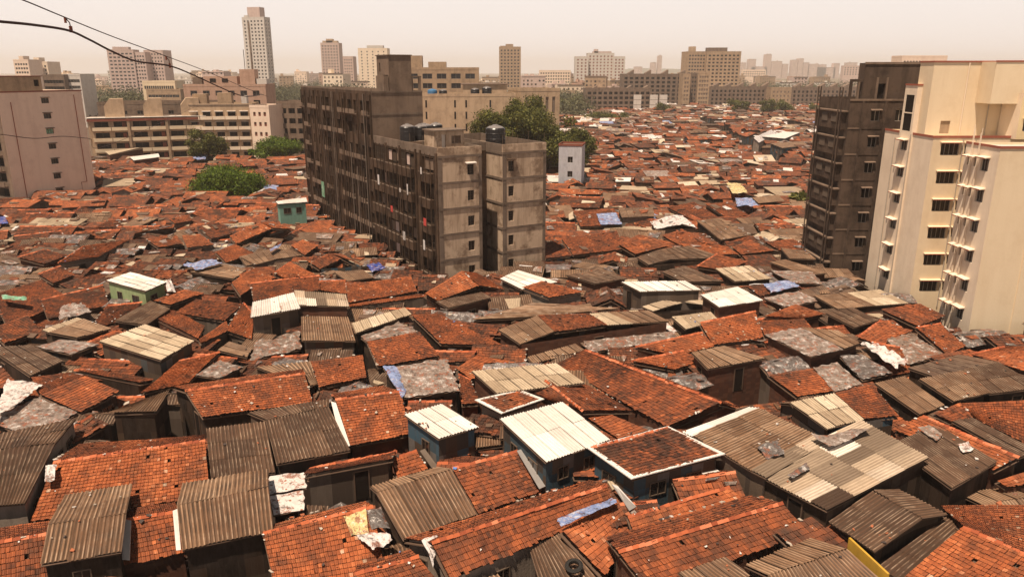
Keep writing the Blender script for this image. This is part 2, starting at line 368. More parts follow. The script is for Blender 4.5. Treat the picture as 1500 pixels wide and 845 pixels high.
def crumple(mb, P, mat, amp=.10, step=.35, drop=True, lift=.03, seed=None):
    W = (np.linalg.norm(P[1]-P[0])+np.linalg.norm(P[2]-P[3]))/2; L = (np.linalg.norm(P[3]-P[0])+np.linalg.norm(P[2]-P[1]))/2
    a = max(4, min(40, int(W/step))); c = max(4, min(40, int(L/step))); _, _, nn = frame_of(P); sd = seed if seed is not None else rnd.random()*99
    V = []
    for j in range(c+1):
        for i in range(a+1):
            u, v = i/a, j/c
            e = min(u, 1-u, v, 1-v)
            if e == 0: u += rnd.uniform(-.03, .03); v += rnd.uniform(-.03, .03)
            p = (P[0]*(1-u)+P[1]*u)*(1-v)+(P[3]*(1-u)+P[2]*u)*v
            h = noise.noise(Vector((u*W*1.1+sd, v*L*1.1, sd)))*amp*1.3+abs(noise.noise(Vector((u*W*2.7, v*L*2.7+sd, 3))))*amp
            V.append(p+nn*(lift+h+(.0 if e > 0 else -amp*.4)))
    f = np.array([(j*(a+1)+i, j*(a+1)+i+1, (j+1)*(a+1)+i+1, (j+1)*(a+1)+i) for j in range(c) for i in range(a)])
    if np.cross(P[1]-P[0], P[3]-P[0])[2] > 0: f = f[:, ::-1]
    V = np.array(V)
    mb.quads(V, f, mat)
    if drop: slab(mb, P, .05, 'timber', .10)
def flatroof(mb, P, mat, ext=.0):
    W = np.linalg.norm(P[1]-P[0]); L = np.linalg.norm(P[3]-P[0]); _, _, nn = frame_of(P)
    uv = [[(0, 0), (W, 0), (W, L), (0, L)]]
    # slab with thickness; top carries UVs in metres
    up = np.cross(P[1]-P[0], P[3]-P[0])[2] < 0
    t = [p.copy() for p in P]; b_ = [p-nn*.09 for p in P]
    f = [(0, 1, 2, 3)]; sd = [(4, 5, 1, 0), (5, 6, 2, 1), (6, 7, 3, 2), (7, 4, 0, 3)]
    U = uv+[[(0, 0), (W, 0), (W, .09), (0, .09)]]*4
    mb.quads(t+b_, f+sd, mat, U)
def surface(mb, P, mat, lod):
    P = [np.array(p, dtype=float) for p in P]
    if mat.startswith('tile'):
        if lod == 0: tiles(mb, P, mat)
        elif lod == 1: tiles(mb, P, mat, .36, .30)
        else: flatroof(mb, P, mat+'_f')
    elif mat in ('dark', 'grey', 'beige', 'white', 'patch'):
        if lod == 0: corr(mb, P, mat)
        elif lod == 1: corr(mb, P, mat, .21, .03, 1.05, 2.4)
        else: flatroof(mb, P, mat)
    else:
        if lod <= 1: crumple(mb, P, mat, .09 if lod == 0 else .11, .3 if lod == 0 else .5)
        else: flatroof(mb, P, mat)
def ridge_caps(mb, a, b_, lod):
    a = np.array(a); b_ = np.array(b_); L = np.linalg.norm(b_-a); n = max(2, int(L/(.36 if lod == 0 else .6)))
    d = (b_-a)/L; side = np.cross(d, (0, 0, 1)); side /= np.linalg.norm(side)
    for i in range(n):
        p = a+d*L*i/n; q = a+d*(L*(i+1)/n+.04); j = nrg.normal(0, .015); r0, r1 = .11, .135
        V = []
        for (c, r, z) in ((p, r0, .03), (q, r1, .05)):
            for t in (0, .5, 1): ang = math.pi*t; V.append(c+side*math.cos(ang)*r*1.1+np.array((0, 0, 1))*(math.sin(ang)*r+z-.06+j))
        mb.quads(V, [(0, 1, 4, 3), (1, 2, 5, 4)], 'ridge')
# name kind is taken from the first surface. slope: mat, 4 corners (upper two, lower two) in photo pixels, z upper, z lower, [back depth, back drop]
HUTS = [
# ---- bottom row
("long tiled house at the bottom left corner, roof stepping round two grey sheet roofs", 'w_brick', [("tile_new", 78,677, 300,645, 308,728, 46,764, 5.0, 3.7), ("tile_new", 118,650, 301,637, 300,645, 78,677, 4.5, 5.0)], 'g'),
("tiled house below the stepped tile roof, black courtyard opening beside it", 'w_brick', [("tile_new", -20,797, 262,748, 277,807, -20,872, 4.6, 3.3), ("tile_new", -20,775, 256,735, 262,748, -20,797, 4.2, 4.6)], 'g'),
("small hut with brown corrugated gable, white board on its side, amid bottom left tiles", 'w_wood', [("grey", 71,768, 184,752, 177,808, 59,828, 5.4, 4.7), ("grey", 96,724, 193,708, 184,752, 71,768, 4.8, 5.4)], 'g'),
("brown corrugated gable hut with black ridge, standing above the black courtyard", 'w_wood', [("grey", 259,740, 393,713, 400,777, 267,805, 5.5, 4.7), ("grey", 268,707, 392,687, 393,713, 259,740, 5.1, 5.5)], 'g'),
("dark corrugated hut at the left edge with a small blue window", 'w_plaster', [("dark", -30,661, 80,649, 36,737, -30,742, 5.6, 4.7), ("dark", -30,640, 111,612, 80,649, -30,661, 5.2, 5.6)], 'gw'),
("tiled gable house with ragged left edge at the bottom, black void beside it", 'w_brick', [("tile_new", 385,781, 545,741, 566,845, 404,868, 4.8, 3.4), ("tile_new", 379,772, 534,734, 545,741, 385,781, 4.5, 4.8)], 'g'),
("tiled roof strip at the bottom edge below the box of junk", 'w_brick', [("tile_new", 520,840, 612,815, 640,850, 540,880, 4.3, 3.6), ("tile_new", 523,826, 600,804, 612,815, 520,840, 4.1, 4.3)], 'g'),
("brown corrugated lean-to beside the dark gable sheets, pale patch along its foot", 'w_metal', [("dark", 302,627, 388,617, 403,692, 309,700, 5.0, 4.4)], 'm'),
("open sided shed under wide dark corrugated roof with a narrow upper strip", 'w_metal', [("dark", 389,615, 481,596, 513,660, 405,680, 5.0, 4.4), ("dark", 362,604, 482,584, 481,596, 389,615, 4.7, 5.0)], 'g'),
("bright orange tiled gable with white metal flashing down its left edge", 'w_brick', [("tile_new", 491,585, 587,573, 601,636, 513,652, 5.1, 3.9), ("tile_new", 483,577, 559,565, 587,573, 491,585, 4.7, 5.1)], 'g'),
("small plain tiled roof between the swept roof and the bright orange gable", 'w_brick', [("tile_new", 454,529, 531,520, 537,553, 467,567, 4.7, 4.0)], 'm'),
("narrow brown corrugated roof left of the small plain tiled roof", 'w_wood', [("grey", 372,537, 454,529, 464,562, 453,566, 4.5, 4.2)], 'm'),
("tiled gable house with one white tile and black wall below", 'w_wood', [("tile_new", 271,572, 446,547, 458,589, 296,611, 5.2, 4.3), ("tile_new", 252,566, 444,540, 446,547, 271,572, 4.9, 5.2)], 'g'),
("dark sheet walled house showing only a thin orange tile edge above its wall", 'w_metal', [("tile_new", 453,686, 580,662, 575,671, 445,695, 4.4, 4.9)], 'm'),
("low hut covered with white plastic and broken bricks beside the tall sheet wall", 'w_wood', [("tarp_wtile", 394,697, 446,692, 449,714, 394,724, 4.3, 4.1), ("tarp_wtile", 394,727, 445,717, 446,745, 400,754, 4.2, 3.9)], 'h'),
("little tiled lean-to between the dark sheet wall and the white box hut", 'w_brick', [("tile_new", 574,672, 609,660, 627,687, 582,700, 4.2, 3.7)], 'm'),
("hut under rusty brown corrugated gable beside the orange tiles in the bottom centre", 'w_wood', [("grey", 551,721, 662,687, 698,752, 591,791, 5.1, 4.0), ("grey", 541,712, 640,684, 662,687, 551,721, 4.8, 5.1)], 'g'),
("orange tiled slope joined to the rusty brown gable", 'w_brick', [("tile_new", 662,686, 757,661, 802,716, 700,752, 4.7, 3.5)], 'm'),
("long tiled gable house at the bottom centre with windows under its eave", 'w_plaster', [("tile_new", 632,795, 887,711, 903,745, 659,848, 4.9, 3.7), ("tile_new", 591,789, 862,703, 887,711, 632,795, 4.2, 4.9)], 'gw'),
("tiled slope under the blue plastic strip, dipping toward the corrugated yard roof", 'w_brick', [("tile_new", 822,776, 904,731, 926,790, 884,842, 4.5, 3.4)], 'm'),
("tiled house with a gutter strip in front of the white framed hut", 'w_brick', [("tile_new", 919,757, 1067,713, 1092,736, 930,786, 4.5, 4.0)], 'm'),
("wide tiled gable house with pale square skylight at the bottom", 'w_brick', [("tile_new", 905,808, 1145,737, 1183,781, 948,862, 4.9, 3.7), ("tile_new", 887,786, 1096,727, 1145,737, 905,808, 4.4, 4.9)], 'g'),
("small dark corrugated yard roof carrying an old tyre", 'w_wood', [("dark", 777,806, 818,781, 872,846, 800,882, 3.9, 3.4)], 'm'),
("low corrugated roof peeping in at the bottom below the wide tiled gable", 'w_wood', [("grey", 993,838, 1062,815, 1100,842, 1030,870, 4.1, 3.8)], 'm'),
("pitched corrugated hut at the bottom with tile patch behind its ridge", 'w_wood', [("grey", 1124,843, 1241,804, 1292,850, 1150,900, 4.6, 4.0), ("grey", 1090,827, 1188,787, 1241,804, 1124,843, 4.2, 4.6)], 'g'),
("dark corrugated gable hut beside the yellow wall", 'w_wood', [("dark", 1279,719, 1351,759, 1281,808, 1215,764, 5.2, 4.5), ("dark", 1318,717, 1388,752, 1351,759, 1279,719, 4.8, 5.2)], 'g'),
("dark corrugated lean-to stretched below the dark gable hut", 'w_wood', [("dark", 1386,757, 1411,770, 1326,850, 1282,833, 4.3, 3.7)], 'm'),
("large orange tiled house filling the bottom right corner", 'w_brick', [("tile_new", 1411,771, 1530,824, 1450,906, 1322,848, 4.9, 3.7), ("tile_new", 1376,741, 1530,738, 1530,824, 1411,771, 4.0, 4.9)], 'g'),
# ---- white and framed roofs, centre foreground
("tall hut with bright white corrugated roof and blue panelled side", 'w_blue', [("white", 731,613, 823,588, 893,644, 799,677, 5.9, 5.6)], 'mw'),
("hut with mottled tile roof framed in white sheeting, blue panels below", 'w_blue', [("tile", 865,656, 977,627, 1057,665, 927,699, 5.8, 5.5)], 'mwf'),
("small box hut with white corrugated roof, grey panel side and black front", 'w_blue', [("white", 591,607, 647,591, 701,625, 642,643, 6.0, 5.8)], 'm'),
("low brown roof tucked beside the box hut", 'w_wood', [("grey", 700,622, 735,640, 738,651, 697,656, 3.8, 3.5)], 'm'),
("hut with flat beige panelled roof below the scrap covered roof", 'w_brick', [("beige", 690,543, 815,532, 857,561, 727,576, 5.6, 5.3)], 'm'),
("great bulging tiled roof falling across the centre, brick walled", 'w_brick', [("tile_new", 857,512, 1057,590, 977,625, 815,533, 5.8, 4.2, 2.2, 1.0)], 'b'),
("small tiled gable between the beige panel roof and the great bulging tiled roof", 'w_brick', [("tile_new", 799,557, 855,602, 812,589, 775,573, 5.4, 4.9), ("tile_new", 858,563, 927,601, 855,602, 799,557, 4.7, 5.4)], 'g'),
("little flat tiled roof edged white, left of the bright white corrugated roof", 'w_plaster', [("tile", 700,586, 759,573, 793,585, 736,604, 5.2, 5.0)], 'mf'),
("short tiled slope behind the white framed hut", 'w_brick', [("tile_new", 860,612, 879,602, 948,629, 905,643, 4.8, 4.2)], 'm'),
("large patched corrugated house, its left part brown with white strips", 'w_metal', [("grey", 1112,598, 1195,636, 1100,689, 1014,638, 5.45, 5.4), ("white", 1098,596, 1112,597, 1013,639, 1000,633, 5.45, 5.4), ("patch", 1195,636, 1215,645, 1122,700, 1100,689, 5.45, 5.4)], 'h'),
("large patched corrugated roof with crumpled tarpaulin over its top edge", 'w_wood', [("patch", 1262,615, 1361,669, 1211,748, 1100,690, 5.5, 5.3)], 'm'),
("flat dark brown sheet roof on posts, bearing a grey slab of cloth", 'w_wood', [("dark", 1305,650, 1372,622, 1460,677, 1394,716, 5.0, 4.9)], 'm'),
("bright tile strip sloping beside the flat dark brown roof", 'w_brick', [("tile_new", 1352,609, 1493,670, 1456,689, 1308,629, 5.1, 4.5)], 'm'),
("dark sheet strip between two tile slopes near the right edge", 'w_wood', [("dark", 1394,617, 1424,611, 1520,660, 1492,671, 5.0, 4.8)], 'm'),
("bright orange tiled roof meeting the right edge, curved left tip", 'w_brick', [("tile_new", 1407,591, 1510,585, 1512,655, 1424,611, 5.4, 4.5), ("tile_new", 1366,605, 1406,590, 1424,611, 1393,618, 5.2, 4.9)], 'h'),
("grey sheet roof falling beside the half white half tiled roof", 'w_wood', [("grey", 1280,561, 1324,551, 1383,594, 1346,607, 4.9, 4.6)], 'm'),
("hut with half white panel and half tiled roof, blue panel wall", 'w_blue', [("beige", 1156,589, 1222,576, 1266,614, 1211,628, 5.4, 5.2), ("tile_new", 1222,576, 1276,563, 1316,609, 1266,614, 5.4, 5.2)], 'h'),
("low tiled roof strip under the shade at the right edge", 'w_brick', [("tile_new", 1460,704, 1510,688, 1520,706, 1475,714, 4.2, 3.9)], 'm'),
# ---- middle rows centre
("hut with grey plastic roof weighed with tile scraps, blue fringe", 'w_wood', [("tarp_grey", 561,538, 654,526, 674,571, 590,583, 5.4, 4.8)], 'm'),
("long patched roof of dark sheet, tile and white panels", 'w_brick', [("grey", 729,483, 787,462, 812,486, 761,504, 5.1, 4.8), ("tile_new", 787,462, 862,459, 889,476, 812,486, 5.1, 4.8), ("beige", 862,459, 889,457, 926,474, 889,476, 5.1, 4.8), ("grey", 889,457, 950,455, 981,471, 926,474, 5.1, 4.8)], 'h'),
("wide brown roof with a trail of white stones behind the long patched roof", 'w_wood', [("grey", 690,469, 780,444, 905,452, 787,464, 4.6, 4.4)], 'm'),
("brown wedge roof below the long patched roof", 'w_wood', [("grey", 771,523, 843,503, 858,513, 780,533, 4.3, 4.1)], 'm'),
("low grey roof littered with scrap beside the brown wedge roof", 'w_wood', [("rubble", 850,500, 985,485, 1000,497, 865,516, 4.2, 4.0)], 'm'),
("tiled slope right of the scrap littered roof", 'w_brick', [("tile_new", 930,508, 1028,487, 1046,508, 985,521, 4.8, 4.2)], 'm'),
("tiled gable in front of the scrap strewn flat grey roof", 'w_brick', [("tile_new", 924,529, 1000,514, 1033,528, 987,541, 4.8, 4.4)], 'm'),
("brick walled house with flat grey roof and white scraps at its corner", 'w_brick', [("grey", 1012,516, 1061,506, 1122,525, 1036,541, 5.3, 5.0)], 'm'),
("tiled roof with a few missing tiles above the flat grey roof", 'w_plaster', [("tile_new", 1025,473, 1106,456, 1118,494, 1044,506, 4.9, 4.0)], 'm'),
("beige corrugated roof left of the roof with missing tiles", 'w_wood', [("beige", 983,464, 1073,452, 1080,463, 1004,482, 4.8, 4.5)], 'm'),
("short tiled slope beside the brick hut with dark grey plastic", 'w_brick', [("tile", 1109,468, 1172,461, 1190,481, 1120,493, 4.5, 4.0)], 'm'),
("broad low tiled gable before the black draped roof", 'w_brick', [("tile_new", 1119,463, 1165,446, 1209,460, 1172,467, 4.9, 4.4)], 'm'),
("brick hut roofed half in grey plastic with tiles, half bare sheet", 'w_brick', [("tarp_grey", 1121,490, 1172,479, 1236,511, 1188,522, 5.4, 5.1), ("grey", 1172,479, 1228,484, 1260,503, 1236,511, 5.4, 5.1)], 'h'),
("flat blackish roof hut in front of the pale roof by the cream tower", 'w_wood', [("dark", 1209,459, 1248,450, 1287,469, 1251,480, 5.1, 4.9)], 'm'),
("tiled slope running from the flat blackish roof toward the cream tower", 'w_brick', [("tile_new", 1256,494, 1290,469, 1336,484, 1291,506, 4.7, 4.2)], 'm'),
("wide pale and brown sheet roof at the foot of the cream tower block", 'w_wood', [("grey", 1191,433, 1240,429, 1282,448, 1227,453, 4.6, 4.4), ("beige", 1240,429, 1288,424, 1330,444, 1282,448, 4.6, 4.4)], 'h'),
("tiled roof near the cream tower with a broken black left edge", 'w_brick', [("tile_new", 1290,453, 1347,445, 1384,463, 1344,478, 4.9, 4.4)], 'm'),
("tiled roof ending at a white cloth beside the cream tower", 'w_brick', [("tile_new", 1341,480, 1377,474, 1414,507, 1388,520, 4.8, 4.3)], 'm'),
("rubble strewn plastic roof between two tile slopes near the cream tower", 'w_wood', [("rubble", 1298,497, 1336,488, 1386,521, 1330,533, 4.4, 4.2)], 'm'),
("tile strip beneath the crumpled white tarp", 'w_brick', [("tile_new", 1276,501, 1318,509, 1337,545, 1300,551, 4.4, 4.0)], 'm'),
("large dark roof with pale upper sheets at the right", 'w_wood', [("dark", 1329,539, 1405,519, 1461,530, 1380,556, 5.0, 4.8)], 'm'),
("buff sheet roof in front of the large dark roof", 'w_wood', [("grey", 1345,555, 1412,542, 1450,575, 1396,588, 5.2, 5.1)], 'm'),
("dark brown sheet roof reaching the right edge behind the buff roof", 'w_wood', [("dark", 1410,541, 1462,530, 1525,568, 1450,577, 4.9, 4.7)], 'm'),
("tiled roof at the right edge under the cream tower's corner", 'w_brick', [("tile_new", 1421,519, 1470,508, 1512,508, 1512,548, 5.0, 4.5)], 'm'),
("patch of plastic and tile roof above the half white roof", 'w_wood', [("tarp_grey", 1190,538, 1226,530, 1263,562, 1222,573, 4.5, 4.2)], 'm'),
("tiled slope with a grey rag, above the half white roof", 'w_brick', [("tile_new", 1124,549, 1189,540, 1223,572, 1167,581, 4.6, 4.1)], 'm'),
("roof of torn black plastic between the brick hut and tile strip", 'w_wood', [("tarp_black", 1230,522, 1262,518, 1308,546, 1264,557, 4.5, 4.3)], 'm'),
# ---- left middle
("patchwork walled hut with large cream panelled roof", 'w_patch', [("beige", 144,500, 213,475, 285,499, 235,528, 5.6, 5.4)], 'm'),
("hut with rounded roof of grey plastic beside the cream panelled roof", 'w_patch', [("tarp_grey", 53,508, 88,497, 146,503, 104,519, 4.9, 4.7)], 'm'),
("flat blackish roof at the left edge", 'w_wood', [("dark", -20,508, 45,505, 93,528, 43,551, 4.9, 4.7)], 'm'),
("tiled roof with coarse rows and a pale eave board at the left", 'w_wood', [("tile_new", 59,578, 123,551, 175,573, 116,604, 5.2, 4.5), ("tile", 45,553, 100,546, 123,551, 59,578, 4.9, 5.2)], 'hw'),
("roof of silver plastic scattered with bricks at the left edge", 'w_wood', [("tarp_grey", -15,612, 59,581, 115,604, 40,645, 4.9, 4.5)], 'm'),
("thin tiled canopy in front of the cream panelled hut", 'w_wood', [("tile", 109,542, 150,543, 227,556, 205,561, 4.4, 4.3)], 'm'),
("long tiled slope with a torn tip right of the cream panelled hut", 'w_wood', [("tile_new", 262,529, 321,516, 277,560, 206,576, 5.0, 4.3)], 'm'),
("black walled hut with brown tin and a few tiles on top", 'w_wood', [("grey", 187,593, 248,571, 229,602, 160,604, 5.2, 4.9)], 'm'),
("round patch of black plastic and tiles over a small roof", 'w_wood', [("rubble", 286,549, 322,527, 356,537, 321,554, 4.7, 4.5)], 'm'),
("tiled house with black courtyard wall left of the white sheet walled hut", 'w_metal', [("tile_new", 288,438, 357,445, 330,470, 258,458, 5.1, 4.6)], 'm'),
("steep tiled wing beside the white sheet walled hut", 'w_metal', [("tile_new", 357,443, 373,463, 369,497, 331,484, 5.1, 4.3)], 'm'),
("narrow tiled strip linking to the steep tiled wing", 'w_metal', [("tile_new", 291,497, 331,470, 336,484, 293,503, 4.5, 4.3)], 'm'),
("beige corrugated lean-to below the steep tiled wing", 'w_wood', [("grey", 318,513, 336,500, 369,510, 362,524, 4.3, 4.1)], 'm'),
("low roof heaped with black rags and tiles under the white sheet walled hut", 'w_wood', [("rubble", 374,500, 438,485, 441,511, 366,528, 4.2, 3.9)], 'm'),
("tall hut with white roof and brown sheet front wall", 'w_metal', [("white", 370,443, 430,428, 440,452, 367,465, 6.2, 6.0)], 'm'),
("hut with beige patched corrugated roof above a brown strip wall", 'w_brick', [("patch", 431,425, 506,431, 511,449, 433,447, 6.0, 5.8)], 'm'),
("brown two sheet roof in front of the beige patched roof", 'w_patch', [("grey", 441,463, 510,464, 521,500, 442,499, 5.2, 4.8)], 'm'),
("long tiled slope above the tall white roofed hut", 'w_brick', [("tile_new", 367,415, 467,404, 469,425, 371,441, 5.2, 4.6)], 'm'),
("long narrow tiled roof left of the dark apartment block's foot", 'w_brick', [("tile_new", 507,417, 602,405, 611,427, 510,444, 5.3, 4.6)], 'm'),
("thin lower tile strip beneath the long narrow tiled roof", 'w_metal', [("tile_new", 511,446, 612,431, 637,433, 511,450, 4.6, 4.5)], 'm'),
("short tiled piece between two long tiled slopes", 'w_brick', [("tile_new", 467,412, 506,411, 508,430, 469,425, 4.9, 4.5)], 'm'),
("high tiled gable at the foot of the concrete wing", 'w_brick', [("tile_new", 622,430, 676,397, 702,418, 640,441, 5.4, 4.5), ("tile_new", 676,397, 698,400, 739,424, 702,418, 5.4, 4.6)], 'h'),
("dark flat roof with brick wall below the high tiled gable", 'w_brick', [("dark", 638,441, 705,428, 719,436, 657,452, 4.9, 4.8)], 'm'),
("pale narrow sheet roof tilted beside the swept tiled roof", 'w_wood', [("beige", 515,473, 593,450, 603,460, 521,488, 5.2, 5.0)], 'm'),
("swept tiled roof with a curved ragged edge", 'w_wood', [("tile_new", 602,461, 642,460, 734,505, 645,503, 5.3, 4.5)], 'm'),
("neat tiled roof with a grey rag heap on its ridge", 'w_wood', [("tile_new", 537,500, 614,486, 644,521, 553,537, 5.1, 4.3), ("rubble", 528,493, 583,472, 614,486, 537,500, 4.7, 5.1)], 'h'),
("tiled roof partly under the beige panelled roof", 'w_brick', [("tile_new", 668,540, 697,521, 752,531, 690,556, 4.7, 4.2)], 'm'),
("small tiled fall beside the scrap covered plastic roof", 'w_brick', [("tile_new", 672,548, 690,557, 702,590, 676,592, 4.3, 3.9)], 'm'),
("green walled two storey hut with cream sheet roof", 'w_green', [("white", 155,411, 191,398, 244,413, 213,427, 5.9, 5.7)], 'mw'),
("dark corrugated roof hanging below the green walled hut", 'w_wood', [("dark", 221,441, 249,452, 213,476, 168,470, 5.1, 4.6)], 'm'),
("pale tiled ridge strip right of the green walled hut", 'w_wood', [("tile_new", 224,441, 269,424, 299,430, 249,446, 5.2, 5.0)], 'm'),
("roof of white strip and brown sheets left of the cream panelled roof", 'w_wood', [("beige", 61,483, 113,465, 122,467, 70,487, 4.9, 4.8), ("grey", 70,487, 122,467, 163,481, 112,495, 4.9, 4.6)], 'h'),
("tile roof with streak of white plastic, left edge middle", 'w_brick', [("tile", -12,432, 60,410, 105,440, 10,478, 4.8, 4.0)], 'm'),
("small tipped tile roof with a grey wedge side", 'w_brick', [("tile_new", 55,402, 88,390, 110,403, 77,415, 5.1, 4.7)], 'm'),
("tile roof with pale gable wedge near the left", 'w_brick', [("tile", 25,377, 64,366, 100,374, 64,387, 4.9, 4.5)], 'm'),
("long tile roof above a grey plastered parapet wall", 'w_plaster', [("tile", 84,386, 122,361, 190,351, 143,377, 5.0, 4.7)], 'm'),
("grey ribbed sheet roof tilted among the left tiles", 'w_wood', [("grey", 179,331, 205,316, 233,319, 197,335, 4.9, 4.7)], 'm'),
("flat tiled roof above a brown wall near the teal house", 'w_wood', [("tile", 195,342, 213,335, 256,329, 254,334, 4.9, 4.8)], 'm'),
("small bright red tiled hut with a green scrap by its door", 'w_plaster', [("tile_new", 247,321, 277,314, 281,323, 256,328, 5.3, 5.0)], 'm'),
("tiled hut with grey wall beside the bright red tiled hut", 'w_wood', [("tile", 213,350, 256,343, 268,357, 231,363, 5.0, 4.5)], 'm'),
("tiled hut with a small square window under its eave", 'w_plaster', [("tile_new", 266,345, 296,345, 313,359, 274,363, 5.1, 4.6)], 'mw'),
("single tipped tile roof with wide rows right of the grey strip", 'w_wood', [("tile_new", 315,369, 344,358, 372,371, 331,385, 4.9, 4.4)], 'm'),
("tiled roof above a plain grey wall near the round tree", 'w_plaster', [("tile", 287,331, 320,326, 342,342, 309,350, 5.0, 4.5)], 'm'),
("shallow tiled gable with dark front near the teal house", 'w_wood', [("tile_new", 336,346, 381,326, 400,334, 345,358, 5.2, 4.6), ("tile_new", 381,326, 400,325, 429,336, 400,334, 5.2, 4.8)], 'h'),
("rough grey roof above an empty black opening", 'w_wood', [("grey", 277,398, 331,387, 361,395, 342,409, 4.9, 4.7)], 'm'),
("pair of brown sheets leaning beside the blue scrap", 'w_plaster', [("grey", 352,377, 394,366, 401,381, 373,388, 4.8, 4.6)], 'm'),
("tiled roof with overlapping wing beside the long tiled slope", 'w_brick', [("tile_new", 339,414, 368,395, 401,399, 352,433, 5.0, 4.4)], 'm'),
("tiled gable with teal boards nearest the dark block", 'w_blue', [("tile_new", 454,385, 481,371, 506,377, 468,394, 5.2, 4.6), ("tile_new", 481,371, 500,372, 532,389, 506,378, 5.2, 4.6)], 'h'),
("buff corrugated roof beside the blue tarp at the dark block's foot", 'w_wood', [("grey", 489,399, 531,395, 548,407, 508,412, 4.7, 4.4)], 'm'),
("small tiled gable left of the teal boarded gable", 'w_brick', [("tile_new", 401,400, 425,384, 463,403, 417,408, 5.1, 4.6)], 'm'),
("two sheet brown roof with blue rag on it", 'w_plaster', [("grey", 350,376, 392,366, 404,380, 360,390, 4.7, 4.5), ("grey", 392,366, 433,363, 444,374, 404,380, 4.7, 4.5)], 'hw'),
("tiled slope with rounded top above the long tiled slope", 'w_brick', [("tile_new", 350,402, 374,393, 404,407, 360,425, 4.9, 4.4)], 'm'),
("bright tiled gable with white broken edge by the dark block", 'w_wood', [("tile_new", 425,360, 443,351, 466,360, 446,374, 5.1, 4.7)], 'm'),
# ---- centre, behind and right of the concrete block
("white gabled roof at the foot of the concrete tower", 'w_metal', [("white", 732,408, 759,396, 817,413, 764,424, 5.5, 5.1)], 'm'),
("tiled gable with pale plaster wall attached to the white gabled roof", 'w_plaster', [("tile_new", 764,421, 793,412, 855,428, 804,436, 5.4, 4.8)], 'm'),
("dark flat roof on brick walls behind the white topped hut", 'w_brick', [("dark", 828,403, 881,395, 919,408, 871,416, 5.2, 5.0)], 'mw'),
("tall hut with long white roof and grey corrugated side", 'w_metal', [("white", 909,413, 1004,411, 1028,425, 937,427, 6.2, 6.0)], 'm'),
("low gable with pale left and beige right slopes beside the long white roof", 'w_wood', [("beige", 940,449, 981,437, 1001,443, 956,456, 5.0, 4.7), ("beige", 981,437, 1020,437, 1055,450, 1001,443, 5.0, 4.7)], 'h'),
("brown walled hut with plain white sheet roof, right of the centre", 'w_brick', [("white", 1026,432, 1080,420, 1118,440, 1053,450, 6.0, 5.8)], 'm'),
("tiled gable with a dark triangular front right of the concrete tower", 'w_wood', [("tile_new", 1021,390, 1050,372, 1094,384, 1062,397, 5.1, 4.6)], 'm'),
("dark gable edged with a white strip", 'w_wood', [("dark", 969,398, 1002,389, 1060,412, 1000,413, 5.1, 4.6)], 'm'),
("roof with wavy white scraps above a pale sheet", 'w_wood', [("beige", 1047,393, 1098,389, 1131,408, 1076,413, 5.0, 4.7)], 'm'),
("dark sheet hut with rag on its ridge near the tower", 'w_wood', [("dark", 932,377, 967,365, 984,380, 949,388, 5.2, 4.7), ("dark", 967,365, 1010,360, 1062,378, 984,380, 5.2, 4.7)], 'h'),
("tiled roof touching the concrete tower above blue washing", 'w_blue', [("tile_new", 799,355, 820,351, 838,374, 799,379, 4.9, 4.4)], 'm'),
("broad tiled roof with dark shop front right of the concrete tower", 'w_wood', [("tile_new", 822,349, 903,338, 914,365, 840,374, 5.1, 4.4)], 'm'),
("tiled roof half covered by a blue sheet", 'w_metal', [("tile", 839,309, 899,306, 911,329, 850,332, 5.1, 4.5)], 'm'),
("grey roofed hut with two windows beside the blue sheet roof", 'w_plaster', [("grey", 905,305, 956,304, 959,317, 911,319, 5.4, 5.1)], 'mw'),
("hut roofed in crumpled white plastic, two slopes", 'w_wood', [("tarp_white", 953,325, 985,315, 999,328, 961,336, 5.2, 4.9), ("tarp_white", 985,315, 1000,316, 1021,334, 999,328, 5.2, 4.9)], 'h'),
("big brown sheet roof with a sagging end wall", 'w_wood', [("grey", 1020,323, 1056,319, 1100,344, 1056,352, 5.1, 4.6)], 'm'),
("tiled roof sprinkled with white chips behind the crumpled white roof", 'w_brick', [("tile_new", 977,304, 1016,296, 1050,317, 1015,323, 4.9, 4.4)], 'm'),
("brown and orange tiled roof behind the big brown sheet roof", 'w_brick', [("tile", 1033,299, 1063,296, 1096,315, 1066,320, 4.9, 4.4)], 'm'),
("long low tiled roof in front of the big brown sheet roof", 'w_brick', [("tile_new", 996,357, 1064,360, 1082,373, 1015,372, 4.9, 4.5)], 'm'),
("curved tiled gable below the crumpled white roof", 'w_brick', [("tile_new", 969,345, 999,336, 1040,357, 1000,362, 4.9, 4.3)], 'm'),
("tiled slope with a patch of white scrap on it", 'w_brick', [("tile_new", 905,358, 935,344, 993,357, 930,372, 4.9, 4.3)], 'm'),
("tiled gable before the scaffold dark tower's base", 'w_brick', [("tile_new", 1072,362, 1098,352, 1134,367, 1085,373, 5.0, 4.5)], 'm'),
("grey roofed hut next to the sooty tower", 'w_wood', [("grey", 1143,363, 1179,367, 1195,380, 1156,379, 5.2, 5.0)], 'm'),
("tiled roof with pale strips beside the sooty tower", 'w_brick', [("tile_new", 1119,354, 1160,350, 1192,366, 1140,366, 4.9, 4.4)], 'm'),
("flat roof draped with a bright blue sheet", 'w_metal', [("tile", 1094,420, 1155,411, 1173,420, 1113,434, 5.1, 4.9)], 'm'),
("arched roof of black plastic and rags before the blue draped roof", 'w_brick', [("tarp_grey", 1119,436, 1170,427, 1198,441, 1150,450, 5.0, 4.6)], 'm'),
("wide roof heaped with grey rags near the sooty tower", 'w_wood', [("rubble", 1129,396, 1190,398, 1205,416, 1160,414, 4.8, 4.5)], 'm'),
("teal painted two storey house with white roof edge against the dark block", 'w_teal', [("white", 403,295, 448,289, 450,296, 407,299, 7.6, 7.4)], 'mw'),
